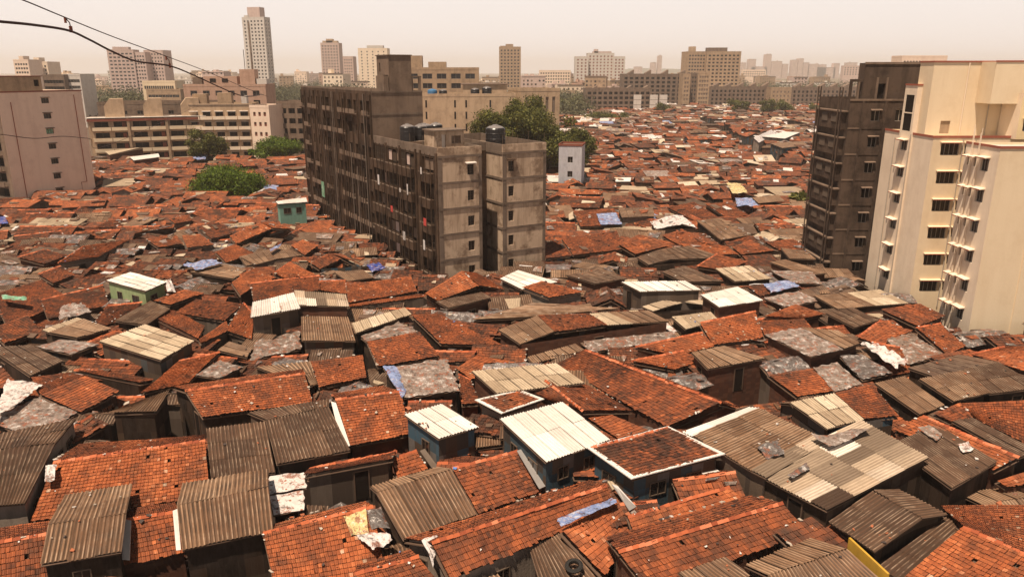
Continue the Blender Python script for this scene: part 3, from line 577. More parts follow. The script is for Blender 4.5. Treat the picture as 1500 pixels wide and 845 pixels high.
("brown flat topped roof behind the blue draped roof", 'w_brick', [("grey", 1127,384, 1150,380, 1212,400, 1180,404, 4.9, 4.6)], 'm'),
("rust brown tiled slope left of the green walled hut, blown white plastic on it", 'w_brick', [("tile_old", 60,440, 150,418, 160,446, 70,468, 4.6, 3.9)], 'm'),
("tile slope with a grey plastic streak beneath the green walled hut", 'w_brick', [("tile", 158,448, 208,443, 190,468, 130,482, 4.8, 4.2)], 'm'),
("tiled roof with thick moss at the left edge above the blackish roof", 'w_brick', [("tile_old", -15,482, 40,462, 60,484, 5,503, 4.7, 4.1)], 'm'),
("tiled roof sloping behind the cream panelled hut", 'w_brick', [("tile_new", 200,452, 255,455, 300,478, 290,496, 4.8, 4.4)], 'm'),
]
# ---------------------------------------------------------------- huts
def hull(pts):
    pts = sorted(set((round(p[0], 3), round(p[1], 3), round(p[2], 3)) for p in pts))
    def cr(o, a, b_): return (a[0]-o[0])*(b_[1]-o[1])-(a[1]-o[1])*(b_[0]-o[0])
    lo = []; up = []
    for p in pts:
        while len(lo) >= 2 and cr(lo[-2], lo[-1], p) <= 0: lo.pop()
        lo.append(p)
    for p in reversed(pts):
        while len(up) >= 2 and cr(up[-2], up[-1], p) <= 0: up.pop()
        up.append(p)
    return lo[:-1]+up[:-1]
def outline_walls(mb, out, wall, inset=.28, top=.10, pts3=None):
    cx = sum(p[0] for p in out)/len(out); cy = sum(p[1] for p in out)/len(out); ring = []
    for p in out:
        d = Vector((p[0]-cx, p[1]-cy)); L = d.length; k = max(.4, (L-inset)/L) if L > .01 else 1
        ring.append((cx+d.x*k, cy+d.y*k, p[2]-top))
    n = len(ring); u = 0; edges = []
    for i in range(n):
        a, b_ = ring[i], ring[(i+1) % n]; L = math.hypot(b_[0]-a[0], b_[1]-a[1])
        mb.quads([(a[0], a[1], 0), (b_[0], b_[1], 0), b_, a], [(0, 1, 2, 3)], wall, [[(u, 0), (u+L, 0), (u+L, b_[2]), (u, a[2])]])
        edges.append((a, b_, L)); u += L
    return edges
FOOT = []          # world footprints (list of xy) used to keep filler huts out
_winmesh = {}
def opening_part(kind, parent, pos, ang, w, h, base):
    key = (kind, w, h)
    if key not in _winmesh:
        mb = MB()
        if kind == 'window':
            mb.box(-w/2, w/2, -.02, .05, 0, h, 'pane')
            for (x0, x1, z0, z1) in ((-w/2-.06, -w/2, -.06, h+.06), (w/2, w/2+.06, -.06, h+.06), (-w/2, w/2, h, h+.06), (-w/2, w/2, -.06, 0), (-.02, .02, 0, h)):
                mb.box(x0, x1, -.06, .05, z0, z1, 'framed')
        else:
            mb.box(-w/2, w/2, -.03, .05, 0, h, 'hole')
            for (x0, x1, z0, z1) in ((-w/2-.07, -w/2, 0, h+.07), (w/2, w/2+.07, 0, h+.07), (-w/2, w/2, h, h+.07)):
                mb.box(x0, x1, -.07, .05, z0, z1, 'timber')
        o = mb.build(kind); _winmesh[key] = o
    else:
        o = _winmesh[key].copy(); C.objects.link(o)
    o.parent = parent; o.location = (pos[0]-base[0], pos[1]-base[1], pos[2]-base[2]); o.rotation_euler = (0, 0, ang)
    return o
def hut_name(mat):
    if mat.startswith('tile'): return 'tiled_hut'
    if mat.startswith('tarp') or mat == 'rubble': return 'tarp_roof_hut'
    return 'sheet_roof_hut'
HUT_GROUP = 'huts of the crowded shanty town'
def surf_cat(m): return 'tile' if m.startswith('tile') else ('sheet' if m in ('dark', 'grey', 'beige', 'white', 'patch') else 'tarp')
SLOPES = []        # for litter
def build_hut(label, wall, slopes, mode, lod, opens=2, group=HUT_GROUP):
    """slopes: (mat, P0..P3 world, back or None)"""
    allp = [p for s in slopes for p in s[1]]
    cx = sum(p[0] for p in allp)/len(allp); cy = sum(p[1] for p in allp)/len(allp); base = (cx, cy, 0)
    root = thing(hut_name(slopes[0][0]), label, 'hut', base, 0, group)
    outline = None
    if 'g' in mode:
        f, bk = slopes[0][1], slopes[1][1]
        outline = [bk[0], bk[1], f[1], f[2], f[3], f[0]]
    elif 'b' in mode:
        m, P, back = slopes[0][0], slopes[0][1], slopes[0][2]
        rd = Vector(P[1][:2])-Vector(P[0][:2]); n = Vector((-rd.y, rd.x)).normalized()
        e = Vector(P[3][:2])-Vector(P[0][:2])
        if n.dot(e) > 0: n = -n
        b0 = (P[0][0]+n.x*back[0], P[0][1]+n.y*back[0], P[0][2]-back[1]); b1 = (P[1][0]+n.x*back[0], P[1][1]+n.y*back[0], P[1][2]-back[1])
        slopes = list(slopes)+[(m, [b0, b1, P[1], P[0]], None)]
        outline = [b0, b1, P[1], P[2], P[3], P[0]]
    elif 'm' in mode: outline = slopes[0][1]
    else: outline = hull([tuple(p) for p in allp])
    groups = {}
    for m, P, _ in slopes: groups.setdefault(m, []).append(P)
    glist = list(groups.items()) if 'h' not in mode or len(groups) == 1 else [(m, [P]) for m, P, _ in slopes]
    for gi, (m, Ps) in enumerate(glist):
        mb = MB()
        for P in Ps: surface(mb, P, m, lod); SLOPES.append((m, P, lod))
        if m.startswith('tile') and len(Ps) == 2 and ('g' in mode or 'b' in mode) and lod < 2:
            ridge_caps(mb, Ps[0][0], Ps[0][1], lod)
        if m.startswith('tile') and len(Ps) == 1 and 'm' in mode and lod == 0 and rnd.random() < .5: ridge_caps(mb, Ps[0][0], Ps[0][1], lod)
        o = mb.build('roof' if len(groups) == 1 else 'roof_panel', root, base)
        if len(groups) > 1: o['label'] = {'tile': 'orange clay tile section of the roof', 'sheet': 'sheet covered section of the roof', 'tarp': 'plastic covered section of the roof'}[surf_cat(m)]
    if 'f' in mode:    # white sheet border round the tiled field
        P = [Vector(p) for p in slopes[0][1]]; c = sum(P, Vector())/4; mb = MB()
        for i in range(4):
            a, b_ = P[i], P[(i+1) % 4]; ao = a+(a-c).normalized()*.22; bo = b_+(b_-c).normalized()*.22; ai = a+(c-a).normalized()*.12; bi = b_+(c-b_).normalized()*.12
            z = Vector((0, 0, .015)); t = Vector((0, 0, .05))
            mb.hexa([ao-z, bo-z, bi-z, ai-z, ao+t, bo+t, bi+t, ai+t], 'white')
        mb.build('roof_border', root, base)
    mb = MB(); edges = outline_walls(mb, outline, wall); mb.build('wall', root, base)
    if lod <= 1 and opens:
        k = 0
        for (a, b_, L) in sorted(edges, key=lambda e: -e[2]):
            if L < 1.6 or k >= opens: continue
            if min(a[2], b_[2]) < 2.6: continue
            mx, my = (a[0]+b_[0])/2, (a[1]+b_[1])/2
            nx, ny = (b_[1]-a[1])/L, -(b_[0]-a[0])/L
            if (mx+nx-cx)**2+(my+ny-cy)**2 < (mx-nx-cx)**2+(my-ny-cy)**2: nx, ny = -nx, -ny
            if nx*mx+ny*my > -.25*math.hypot(mx, my): continue
            ang = math.atan2(ny, nx)+math.pi/2; zt = min(a[2], b_[2])
            win = 'w' in mode or rnd.random() < .35
            if 'w' not in mode and rnd.random() < .35: k += 1; continue
            nwin = 2 if ('w' in mode and L > 3.4) else 1
            for q in range(nwin):
                t = .5 if nwin == 1 else (.28, .72)[q]
                if nwin == 1: t = rnd.uniform(.35, .65)
                x = a[0]+(b_[0]-a[0])*t; y = a[1]+(b_[1]-a[1])*t
                if win: opening_part('window', root, (x, y, zt-1.45), ang, rnd.choice([.7, 1.0]), .75, base)
                else: opening_part('door', root, (x, y, max(0, zt-2.25)), ang, .8, 1.85, base)
            k += 1
    FOOT.append([(p[0], p[1]) for p in outline])
    return root
n_traced = 0
for label, wall, sl, mode in HUTS:
    S = []
    for s in sl:
        m = s[0]; c = s[1:9]; zu, zl = s[9], s[10]; zs = (zu, zu, zl, zl)
        P = [tuple(at_z(c[2*i], c[2*i+1], zs[i])) for i in range(4)]
        S.append((m, P, s[11:13] if len(s) > 11 else None))
    Y = min(p[1] for p in S[0][1]); lod = 0 if Y < 92 else 1
    build_hut(label, wall, S, mode, lod); n_traced += 1
# ---------------------------------------------------------------- occupancy raster (1 m)
GX0, GY0, GW, GH = -420, 20, 900, 660
occ = np.zeros((GH, GW), dtype=bool)
def raster(poly, grow=0.0, val=True):
    cx = sum(p[0] for p in poly)/len(poly); cy = sum(p[1] for p in poly)/len(poly)
    q = []
    for p in poly:
        d = math.hypot(p[0]-cx, p[1]-cy) or 1; k = (d+grow)/d; q.append((cx+(p[0]-cx)*k, cy+(p[1]-cy)*k))
    x0 = int(min(p[0] for p in q)-GX0); x1 = int(max(p[0] for p in q)-GX0)+1; y0 = int(min(p[1] for p in q)-GY0); y1 = int(max(p[1] for p in q)-GY0)+1
    x0, x1, y0, y1 = max(0, x0), min(GW-1, x1), max(0, y0), min(GH-1, y1)
    if x1 < x0 or y1 < y0: return 0, 1
    yy, xx = np.mgrid[y0:y1+1, x0:x1+1]; X = xx+GX0+.5; Y = yy+GY0+.5; ins = np.zeros(X.shape, bool); n = len(q)
    for i in range(n):
        ax, ay = q[i]; bx, by = q[(i+1) % n]
        c = ((ay > Y) != (by > Y)); dy = (by-ay) or 1e-9
        ins ^= c & (X < (bx-ax)*(Y-ay)/dy+ax)
    sub = occ[y0:y1+1, x0:x1+1]; tot = ins.sum(); hit = (sub & ins).sum()
    if val: sub |= ins
    return hit, max(1, tot)
def rect(cx, cy, w, d, a):
    c, s = math.cos(a), math.sin(a)
    return [(cx+x*c-y*s, cy+x*s+y*c) for x, y in ((-w/2, d/2), (w/2, d/2), (w/2, -d/2), (-w/2, -d/2))]
traced_mask = None
for fp in FOOT: raster(fp, -.1)
# big buildings and clear patches (see d_buildings for the same numbers)
U3 = (.8660, .5); V3 = (-.5, .8660)
def L3(s, t): return (-8.4+U3[0]*s+V3[0]*t, 86+U3[1]*s+V3[1]*t)
BLD = [[L3(-1, -1), L3(16, -1), L3(16, 18), L3(9, 20), L3(9, 57), L3(-1, 57)],
       [(41.2, 67), (75, 67), (75, 110), (41.2, 110)], [(38.3, 89), (60, 89), (60, 102), (38.3, 102)],
       [(-94.5, 140), (-85.2, 157.5), (-110, 172), (-120, 152)], [(-122, 214), (-60, 214), (-60, 270), (-130, 270)],
       [(-30, 204), (22, 204), (22, 240), (-30, 240)], [(9.5, 163), (16.5, 163), (16.5, 171), (9.5, 171)],
       [(-58.8, 117), (-33, 117), (-45, 132), (-60, 132)]]
for bp in BLD[:7]: raster(bp, .3)
for (x, y, r) in ((-92, 205, 5), (-62, 212, 5), (8, 188, 7)):
    raster(rect(x, y, r, r, 0), 0)
# alleys / market lane on the right
raster([(70, 205), (76, 205), (105, 420), (98, 420)], 0)
def slum_limit(x):
    if x < -62: return 212
    if x < -30: return 210+(x+62)*2.6
    if x < 20: return 204
    return 560
def gen_hut(cx, cy, w, d, a, ze, far):
    """returns (mode, slopes[(mat,P,None)], wall)"""
    left = cx < -5
    pr = rnd.random()
    k = min(1, max(0, (cy-120)/250))
    pt = (.92 if left else .72)-.30*k
    pg = (.04 if left else .14)+.16*k
    if pr < pt: m = rnd.choice(['tile', 'tile', 'tile_old', 'tile_old', 'tile_new'])
    elif pr < pt+pg: m = rnd.choice(['dark', 'grey', 'grey', 'dark'])
    elif pr < pt+pg+.08: m = 'beige'
    elif pr < pt+pg+.12: m = 'white'
    elif pr < pt+pg+.125: m = 'tarp_blue'
    else: m = rnd.choice(['tarp_grey', 'tarp_white', 'rubble'])
    c, s = math.cos(a), math.sin(a)
    def Wp(x, y, z): return (cx+x*c-y*s, cy+x*s+y*c, z)
    rise = d*rnd.uniform(.14, .24); jz = [rnd.uniform(-.15, .15) for _ in range(4)]
    if rnd.random() < .62 and m.startswith('tile') or rnd.random() < .25:
        off = rnd.uniform(-.15, .2)*d; zr = ze+rise
        R0, R1 = Wp(-w/2, off, zr+jz[0]), Wp(w/2, off, zr+jz[1])
        f = [R0, R1, Wp(w/2, -d/2, ze+jz[2]), Wp(-w/2, -d/2, ze+jz[3])]; bk = [Wp(-w/2, d/2, ze), Wp(w/2, d/2, ze), R1, R0]
        return 'g', [(m, f, None), (m, bk, None)]
    tl = rnd.uniform(-.12, .14)*d
    P = [Wp(-w/2, d/2, ze+tl+jz[0]+.3), Wp(w/2, d/2, ze+tl+jz[1]+.3), Wp(w/2, -d/2, ze-tl*.3+jz[2]), Wp(-w/2, -d/2, ze-tl*.3+jz[3])]
    return 'm', [(m, P, None)]
cands = []
WALLS = ['w_wood', 'w_wood', 'w_wood', 'w_metal', 'w_brick', 'w_patch', 'w_patch', 'w_plaster', 'w_blue']
# picture-space depth of the traced roofs, so that filler huts never stand in front of them
DM = np.full((282, 500), 0.0)
def poly_px(pp):
    x0 = max(0, int(min(p[0] for p in pp)/3)); x1 = min(499, int(max(p[0] for p in pp)/3)+1); y0 = max(0, int(min(p[1] for p in pp)/3)); y1 = min(281, int(max(p[1] for p in pp)/3)+1)
    if x1 < x0 or y1 < y0: return None
    yy, xx = np.mgrid[y0:y1+1, x0:x1+1]; X = xx*3+1.5; Y = yy*3+1.5; ins = np.zeros(X.shape, bool); n = len(pp)
    for i in range(n):
        ax, ay = pp[i][:2]; bx, by = pp[(i+1) % n][:2]; dy = (by-ay) or 1e-9
        ins ^= ((ay > Y) != (by > Y)) & (X < (bx-ax)*(Y-ay)/dy+ax)
    return (slice(y0, y1+1), slice(x0, x1+1)), ins
for m_, P_, l_ in SLOPES:
    pp = [proj(p) for p in P_]; r_ = poly_px(pp)
    if r_: d_ = sum(p[2] for p in pp)/len(pp); DM[r_[0]] = np.where(r_[1] & ((DM[r_[0]] == 0) | (DM[r_[0]] > d_)), d_, DM[r_[0]])
for (vx0, vx1, vy0, vy1) in ((205, 398, 786, 845), (300, 362, 600, 624), (452, 574, 690, 736), (170, 300, 604, 642), (1040, 1125, 548, 585), (520, 600, 642, 668), (1290, 1390, 768, 806), (700, 740, 578, 600), (112, 205, 556, 575), (262, 318, 458, 484)):
    sub = DM[vy0//3:vy1//3+1, vx0//3:vx1//3+1]; sub[sub == 0] = 999
def harm(x, y, w, d, a, z):
    pp = [proj((q[0], q[1], z)) for q in rect(x, y, w, d, a)]
    r_ = poly_px(pp)
    if r_ is None or not r_[1].any(): return 0
    dep = sum(p[2] for p in pp)/4; return ((DM[r_[0]] > dep) & r_[1]).sum()/r_[1].sum()
def try_hut(px_, py_, w, d, lim, small):
    a = .75*noise.noise(Vector((px_*.018, py_*.018, 4.2)))+rnd.gauss(0, .16)+(math.pi/2 if rnd.random() < .22 else 0)
    r_ = rect(px_, py_, w, d, a); hit, tot = raster(r_, 0, False)
    if hit > tot*lim: return
    if py_ < 125:
        for ze in (3.9, 3.6, 3.3, 3.0, 2.7, 2.4, 2.1):
            if harm(px_, py_, w, d, a, ze+.5) < .10: break
        else: return
    else: ze = rnd.choice([2.9, 3.2, 3.5, 3.8, 4.1, rnd.uniform(2.6, 4.9)])
    raster(r_, -.1 if small else -.55, True); cands.append((px_, py_, w, d, a, ze, py_ < 105))
y = 30.0
while y < 560:
    step = 3.0 if y < 105 else (4.0 if y < 220 else 4.9)
    hw = y*.71+10; x = -hw
    while x < hw:
        wx = step*rnd.uniform(1.0, 1.4); px_, py_ = x+rnd.uniform(-.8, .8), y+rnd.uniform(-.9, .9); x += wx
        if py_ > slum_limit(px_): continue
        near = y < 105
        w = rnd.uniform(3.0, 5.4) if near else rnd.uniform(3.8, 8.0); d = rnd.uniform(2.6, 4.0) if near else rnd.uniform(3.4, 5.8)
        try_hut(px_, py_, w, d, .42, near)
    y += step*.9
for _ in range(9000):       # small lean-tos into the remaining gaps
    py_ = rnd.uniform(32, 200); px_ = rnd.uniform(-py_*.7, py_*.7)
    if py_ < slum_limit(px_): try_hut(px_, py_, rnd.uniform(1.8, 3.4), rnd.uniform(1.5, 2.6), .34, True)
# size in the picture decides which are individuals
def px_area(c):
    x, y, w, d, a, ze, near = c
    pp = [proj((q[0], q[1], ze)) for q in rect(x, y, w, d, a)]
    if max(p[0] for p in pp) < 4 or min(p[0] for p in pp) > 1496 or min(p[1] for p in pp) > 840: return 0
    ar = 0
    for i in range(4): ar += pp[i][0]*pp[(i+1) % 4][1]-pp[(i+1) % 4][0]*pp[i][1]
    cx, cy, _ = proj((x, y, ze+.4))
    if 440 < cx < 800 and 120 < cy < 400 and y > 95: return 0
    if cx > 1195 and cy < 425 and y > 92: return 0
    return abs(ar)/2*(.35 if near else 1)
areas = sorted(((px_area(c), i) for i, c in enumerate(cands)), reverse=True)
N_IND = 292-n_traced
# EXTRA picks: only far huts clear of the traced field count as individuals, near fillers are low and mostly hidden
ind = set(i for ar, i in areas[:N_IND])
LM = [(60, 210, 'the pink windowed apartment block'), (337, 268, 'the low round tree'), (300, 200, 'the tall bushy tree by the balconied flats'), (428, 305, 'the teal house'),
      (200, 420, 'the green walled hut'), (834, 235, 'the pale blue narrow house'), (990, 325, 'the crumpled white plastic roof'), (892, 320, 'the blue sheet roof'),
      (1195, 300, 'the sooty grilled tower'), (1080, 270, 'the yellow tarp'), (80, 350, 'the left tile field'), (1134, 420, 'the blue draped roof'), (640, 480, 'the swept tiled roof'),
      (300, 740, 'the stepped tile roof'), (1050, 790, 'the wide tiled gable'), (800, 640, 'the bright white corrugated roof'), (1200, 670, 'the patched corrugated roof')]
MN = {'tile': 'tiled', 'tile_new': 'bright tiled', 'tile_old': 'dark mossy tiled', 'dark': 'black brown sheet', 'grey': 'grey brown sheet', 'beige': 'beige sheet', 'white': 'white sheet', 'tarp_blue': 'blue plastic', 'tarp_grey': 'grey plastic', 'tarp_white': 'white plastic', 'rubble': 'rag strewn', 'tarp_black': 'black plastic', 'patch': 'patched sheet'}
ORD = ['', 'second', 'third', 'fourth', 'fifth', 'sixth', 'seventh', 'eighth', 'ninth', 'tenth', 'eleventh', 'twelfth', 'thirteenth', 'fourteenth', 'fifteenth', 'sixteenth', 'seventeenth', 'eighteenth', 'nineteenth', 'twentieth']
town = MB(); todo = {}
PM = ['grey', 'grey', 'dark', 'dark', 'beige', 'beige', 'tarp_grey', 'tarp_white', 'rubble', 'rubble', 'tile_f', 'tile_old_f', 'tarp_black', 'tarp_black', 'timber']
def patchq(mb, P, mat, s=1.0):
    P = [np.array(p) for p in P]; _, _, nn = frame_of(P); u, v = rnd.uniform(.1, .8), rnd.uniform(.05, .7); du, dv = rnd.uniform(.1, .4)*s, rnd.uniform(.12, .5)*s
    f = lambda a, b_: (P[0]*(1-a)+P[1]*a)*(1-b_)+(P[3]*(1-a)+P[2]*a)*b_
    Q = [f(u+rnd.uniform(-.05, .05), v), f(u+du, v+rnd.uniform(-.05, .08)), f(u+du+rnd.uniform(-.08, .05), v+dv), f(u+rnd.uniform(-.05, .08), v+dv+rnd.uniform(-.06, .06))]
    Q = [q+nn*rnd.uniform(.06, .22) for q in Q]; flatroof(mb, Q, mat)
for i, c in enumerate(cands):
    mode, sl = gen_hut(*c[:6], False)
    m = sl[0][0]; near = c[6]
    if near: m2 = rnd.choice(['tile_old', 'dark', 'tile', 'tile_new', 'tile', 'tile_old', 'dark', 'grey', 'tarp_black']); sl = [(m2, s[1], None) for s in sl]; m = m2
    wall = rnd.choice(WALLS)
    if i in ind:
        x, y_, ze = c[0], c[1], c[5]; p = proj((x, y_, ze)); best = min(LM, key=lambda l: abs(l[0]-p[0])*.7+abs(l[1]-p[1])*1.6)
        dx, dy = p[0]-best[0], p[1]-best[1]
        rel = 'left of' if dx < 0 else 'right of'
        if abs(dy)*2.2 > abs(dx): rel = 'behind' if dy < 0 else 'in front of'
        lb = f"{MN[m]} roofed {'gable hut' if mode == 'g' else 'low pitched hut'} {rel} {best[2]}"
        todo.setdefault(lb, []).append((p[0], i, c, mode, sl, wall))
    else:
        outl = [sl[1][1][0], sl[1][1][1], sl[0][1][1], sl[0][1][2], sl[0][1][3], sl[0][1][0]] if mode == 'g' else sl[0][1]
        outline_walls(town, outl, wall, .25)
        for mm, P, _ in sl:
            surface(town, P, mm, 1 if c[6] else 2)
            for q in range(rnd.choice([0, 1, 1, 2, 3])): patchq(town, P, rnd.choice(PM))
for lb, L in todo.items():
    L.sort(key=lambda e: e[0])
    for k, (px_, i, c, mode, sl, wall) in enumerate(L):
        if len(L) == 1: t = lb
        else: t = (ORD[k]+' ' if k else '')+lb.replace(' roofed', ' roofed', 1)+', counting from the left' if k else 'first '+lb+', counting from the left'
        if len(t.split()) > 16: t = t.replace(', counting from the left', ' from left')
        if len(t.split()) > 16: t = t.replace('low pitched hut', 'hut').replace('gable hut', 'gable').replace(' roofed', '')
        build_hut(t, wall, sl, mode, 1 if c[1] < 150 else 2, 1)
t_ = town.build('shanty_town'); t_['kind'] = 'stuff'; t_['label'] = 'dense mass of small tiled, sheet and plastic roofed huts stretching to the apartment blocks'; t_['category'] = 'shanty town'
# ---------------------------------------------------------------- loose scraps on the roofs
lit = MB()
def chip(p, nn, s, mat):
    a = rnd.uniform(0, 6.28); ca, sa = math.cos(a), math.sin(a); w, l, h = s*rnd.uniform(.5, 1.3), s*rnd.uniform(.4, 1), s*rnd.uniform(.08, .25)
    ex = np.array((ca, sa, 0)); ex = ex-nn*ex.dot(nn); ex /= np.linalg.norm(ex); ey = np.cross(nn, ex)
    q = [(-1, -1), (1, -rnd.uniform(.4, 1)), (rnd.uniform(.4, 1), 1), (-rnd.uniform(.3, 1), rnd.uniform(.6, 1))]
    b0 = [p+ex*w*x/2+ey*l*y_/2+nn*.02 for x, y_ in q]; t0 = [v+nn*(h+rnd.uniform(0, .3)*h) for v in b0]
    lit.hexa(b0+t0, mat, False)
for m, P, lod in SLOPES:
    P = [np.array(p) for p in P]; _, _, nn = frame_of(P); ar = np.linalg.norm(np.cross(P[1]-P[0], P[3]-P[0]))
    n = int(ar*rnd.choice([.05, .2, .35, .9, 1.6])*(.55 if lod == 0 else .45 if lod == 1 else .25))
    cu, cv = rnd.random(), rnd.random()
    for _ in range(n):
        if rnd.random() < .5: u, v = rnd.random(), rnd.random()
        else: u, v = min(.97, max(.03, rnd.gauss(cu, .13))), min(.97, max(.03, rnd.gauss(cv, .13)))
        p = (P[0]*(1-u)+P[1]*u)*(1-v)+(P[3]*(1-u)+P[2]*u)*v+nn*.04
        chip(p, nn, rnd.choice([.08, .10, .13, .18, .22, .4 if lod else .16]), rnd.choice(['whitebit', 'brickbit', 'brickbit', 'brickbit', 'darkbit', 'darkbit', 'pipe_l', 'pipe_l', 'whitebit' if rnd.random() < .8 else 'bluebit']))
# broken white mortar and tile bits along the rims of tiled roofs
for m, P, lod in SLOPES:
    if lod > 1 or not m.startswith('tile'): continue
    P = [np.array(p) for p in P]; _, _, nn = frame_of(P)
    for (a, b_) in ((P[0], P[3]), (P[1], P[2]), (P[0], P[1])):
        if rnd.random() < .4:
            L = np.linalg.norm(b_-a); k0 = rnd.uniform(0, .4); k1 = rnd.uniform(.6, 1)
            for q in range(int(L*rnd.uniform(.6, 2.6))):
                chip(a+(b_-a)*rnd.uniform(k0, k1)+nn*.06, nn, rnd.choice([.06, .09, .14, .24]), rnd.choice(['whitebit', 'pipe_l', 'pipe_l', 'brickbit', 'darkbit']))
# junk in the alleys between huts
for m, P, lod in SLOPES:
    if lod >= 1:
        for q in range(rnd.choice([0, 1, 1, 2])): patchq(lit, P, rnd.choice(PM), .7)
for _ in range(9000):
    y_ = rnd.uniform(30, 130); x_ = rnd.uniform(-y_*.7, y_*.7); chip(np.array((x_, y_, .05)), np.array((0, 0, 1.)), rnd.uniform(.15, .6), rnd.choice(['darkbit', 'darkbit', 'brickbit', 'tarp_grey', 'whitebit']))
l_ = lit.build('roof_litter'); l_['kind'] = 'stuff'; l_['label'] = 'broken tiles, stones and plastic scraps scattered over the roofs'
# ---------------------------------------------------------------- sheets, tarps and objects lying on roofs
def lay(name, label, cat, mat, px4, z, amp=.14, step=.25, grp=None, zl=None):
    P = [np.array(at_z(px4[2*i], px4[2*i+1], (z if i < 2 or zl is None else zl))) for i in range(4)]
    c = sum(P)/4; mb = MB(); crumple(mb, P, mat, amp, step, False, .10)
    o = mb.build(name, None, (c[0], c[1], c[2])); o.location = (c[0], c[1], c[2]); return tag(o, label, cat, grp)
T = 'tarpaulin'
lay('tarpaulin', 'crumpled white tarp spilled over tiles near the cream tower', T, 'tarp_white', (1260, 501, 1286, 504, 1330, 530, 1312, 541), 4.75, .22, .2)
lay('tarpaulin', 'bright blue printed sheet lying on a flat roof left of the cream tower', T, 'tarp_blue', (1118, 417, 1155, 411, 1173, 420, 1130, 429), 5.15)
lay('tarpaulin', 'blue tattered plastic fringe along the grey plastic roof', T, 'tarp_blue', (561, 538, 579, 536, 596, 570, 589, 584), 5.45, .12, .2, None, 4.9)
lay('tarpaulin', 'long blue plastic strip held by bricks across bottom tiles', T, 'tarp_blue', (816, 761, 898, 730, 903, 738, 824, 772), 4.75, .06, .2)
lay('tarpaulin', 'grey folded tarp along the top of the patched corrugated roof', T, 'tarp_grey', (1187, 640, 1268, 626, 1276, 632, 1216, 655), 5.75, .2, .2)
lay('cloth_slab', 'stiff grey cloth slab on the flat dark brown roof', 'cloth', 'tarp_grey', (1344, 630, 1360, 622, 1381, 636, 1372, 648), 5.08, .10, .15)
lay('rag_heap', 'white rag bundle on the flat dark brown roof', 'rags', 'tarp_white', (1402, 652, 1418, 648, 1426, 660, 1410, 664), 5.05, .14, .12)
lay('rag_heap', 'black rag heap on the pale part of the patched corrugated roof', 'rags', 'tarp_black', (1108, 657, 1138, 645, 1150, 668, 1124, 672), 5.5, .16, .12)
lay('rag_heap', 'dark sheet crumpled on the roof edge beside the framed tile roof', 'rags', 'tarp_black', (1152, 698, 1180, 680, 1186, 688, 1160, 704), 5.5, .12, .12)
lay('tarpaulin', 'white plastic draped over the left end of the long bottom tile roof', T, 'tarp_white', (616, 790, 644, 782, 640, 800, 634, 829), 4.9, .2, .15, None, 4.2)
lay('tarpaulin', 'yellowed plastic square on the bottom centre tile roof', T, 'tarp_yellow', (503, 756, 536, 748, 540, 782, 514, 785), 4.75, .08, .2, None, 4.3)
lay('tarpaulin', 'dark plastic sheet with a white rope beside the yellowed plastic', T, 'tarp_black', (536, 748, 558, 742, 572, 774, 544, 776), 4.7, .2, .15, None, 4.3)
lay('rag_heap', 'heap of white and blue plastic junk below the dark plastic sheet', 'rags', 'tarp_white', (520, 785, 566, 778, 574, 792, 545, 806), 4.4, .18, .10)
lay('tarpaulin', 'blue sheet with brick scraps on the tile roof right of the towers', T, 'tarp_blue', (874, 314, 902, 312, 911, 329, 880, 330), 5.1, .1, .4, None, 4.6)
lay('tarpaulin', 'yellow tarp on a far roof near the sooty tower', T, 'tarp_yellow', (1064, 268, 1085, 270, 1096, 283, 1073, 284), 5.2, .2, .4)
lay('tarpaulin', 'pale blue tarp below the yellow tarp', T, 'tarp_blue', (1077, 291, 1100, 290, 1112, 302, 1080, 303), 5.0, .2, .4)
lay('tarpaulin', 'deep blue canopy sheet at the foot of the dark block', T, 'tarp_deepblue', (537, 388, 553, 384, 565, 393, 545, 400), 4.4, .15, .3)
lay('tarpaulin', 'blue and white plastic strip left of the shallow tiled gable', T, 'tarp_blue', (268, 388, 310, 380, 326, 386, 288, 396), 5.2, .2, .3)
lay('tarpaulin', 'blue rag on the two sheet brown roof', T, 'tarp_blue', (394, 366, 413, 357, 408, 364, 397, 369), 5.1, .1, .2)
lay('tarpaulin', 'white plastic bulging from the green walled hut roof corner', T, 'tarp_white', (242, 412, 250, 409, 257, 424, 245, 428), 5.6, .3, .2)
lay('tarpaulin', 'silver plastic trail with bricks over the left tile slope', T, 'tarp_grey', (90, 448, 120, 444, 135, 455, 86, 468), 4.9, .25, .25)
lay('tarpaulin', 'mottled red and white plastic lattice sheet at the left edge', T, 'tarp_wtile', (11, 556, 63, 564, 30, 590, -8, 612), 5.3, .08, .3)
lay('tarpaulin', 'blue sheet on tiles far behind the low round tree', T, 'tarp_blue', (385, 272, 408, 272, 404, 283, 388, 283), 4.6, .15, .4)
lay('tarpaulin', 'blue plastic sheet left edge above the tile field', T, 'tarp_deepblue', (0, 318, 8, 318, 12, 328, 0, 328), 4.8, .1, .4)
lay('tarpaulin', 'blue plastic heap below the balconied flats', T, 'tarp_blue', (282, 228, 306, 226, 300, 234, 284, 234), 4.9, .3, .5)
lay('tarpaulin', 'green plastic scrap at the left edge above the blackish roof', T, 'tarp_green', (2, 433, 40, 436, 38, 441, 4, 439), 5.2, .1, .2)
lay('tarpaulin', 'white plastic on the ridge left of the stepped tile roof', T, 'tarp_white', (68, 688, 84, 684, 80, 702, 65, 704), 5.0, .25, .12)
def board(label, px4, zs, mat='metal'):
    P = [np.array(at_z(px4[2*i], px4[2*i+1], zs[i])) for i in range(4)]; c = sum(P)/4; mb = MB(); nn = frame_of(P)[2]
    mb.hexa([p-nn*.02 for p in P]+[p+nn*.02 for p in P], mat)
    o = mb.build('board', None, tuple(c)); o.location = tuple(c); return tag(o, label, 'board')
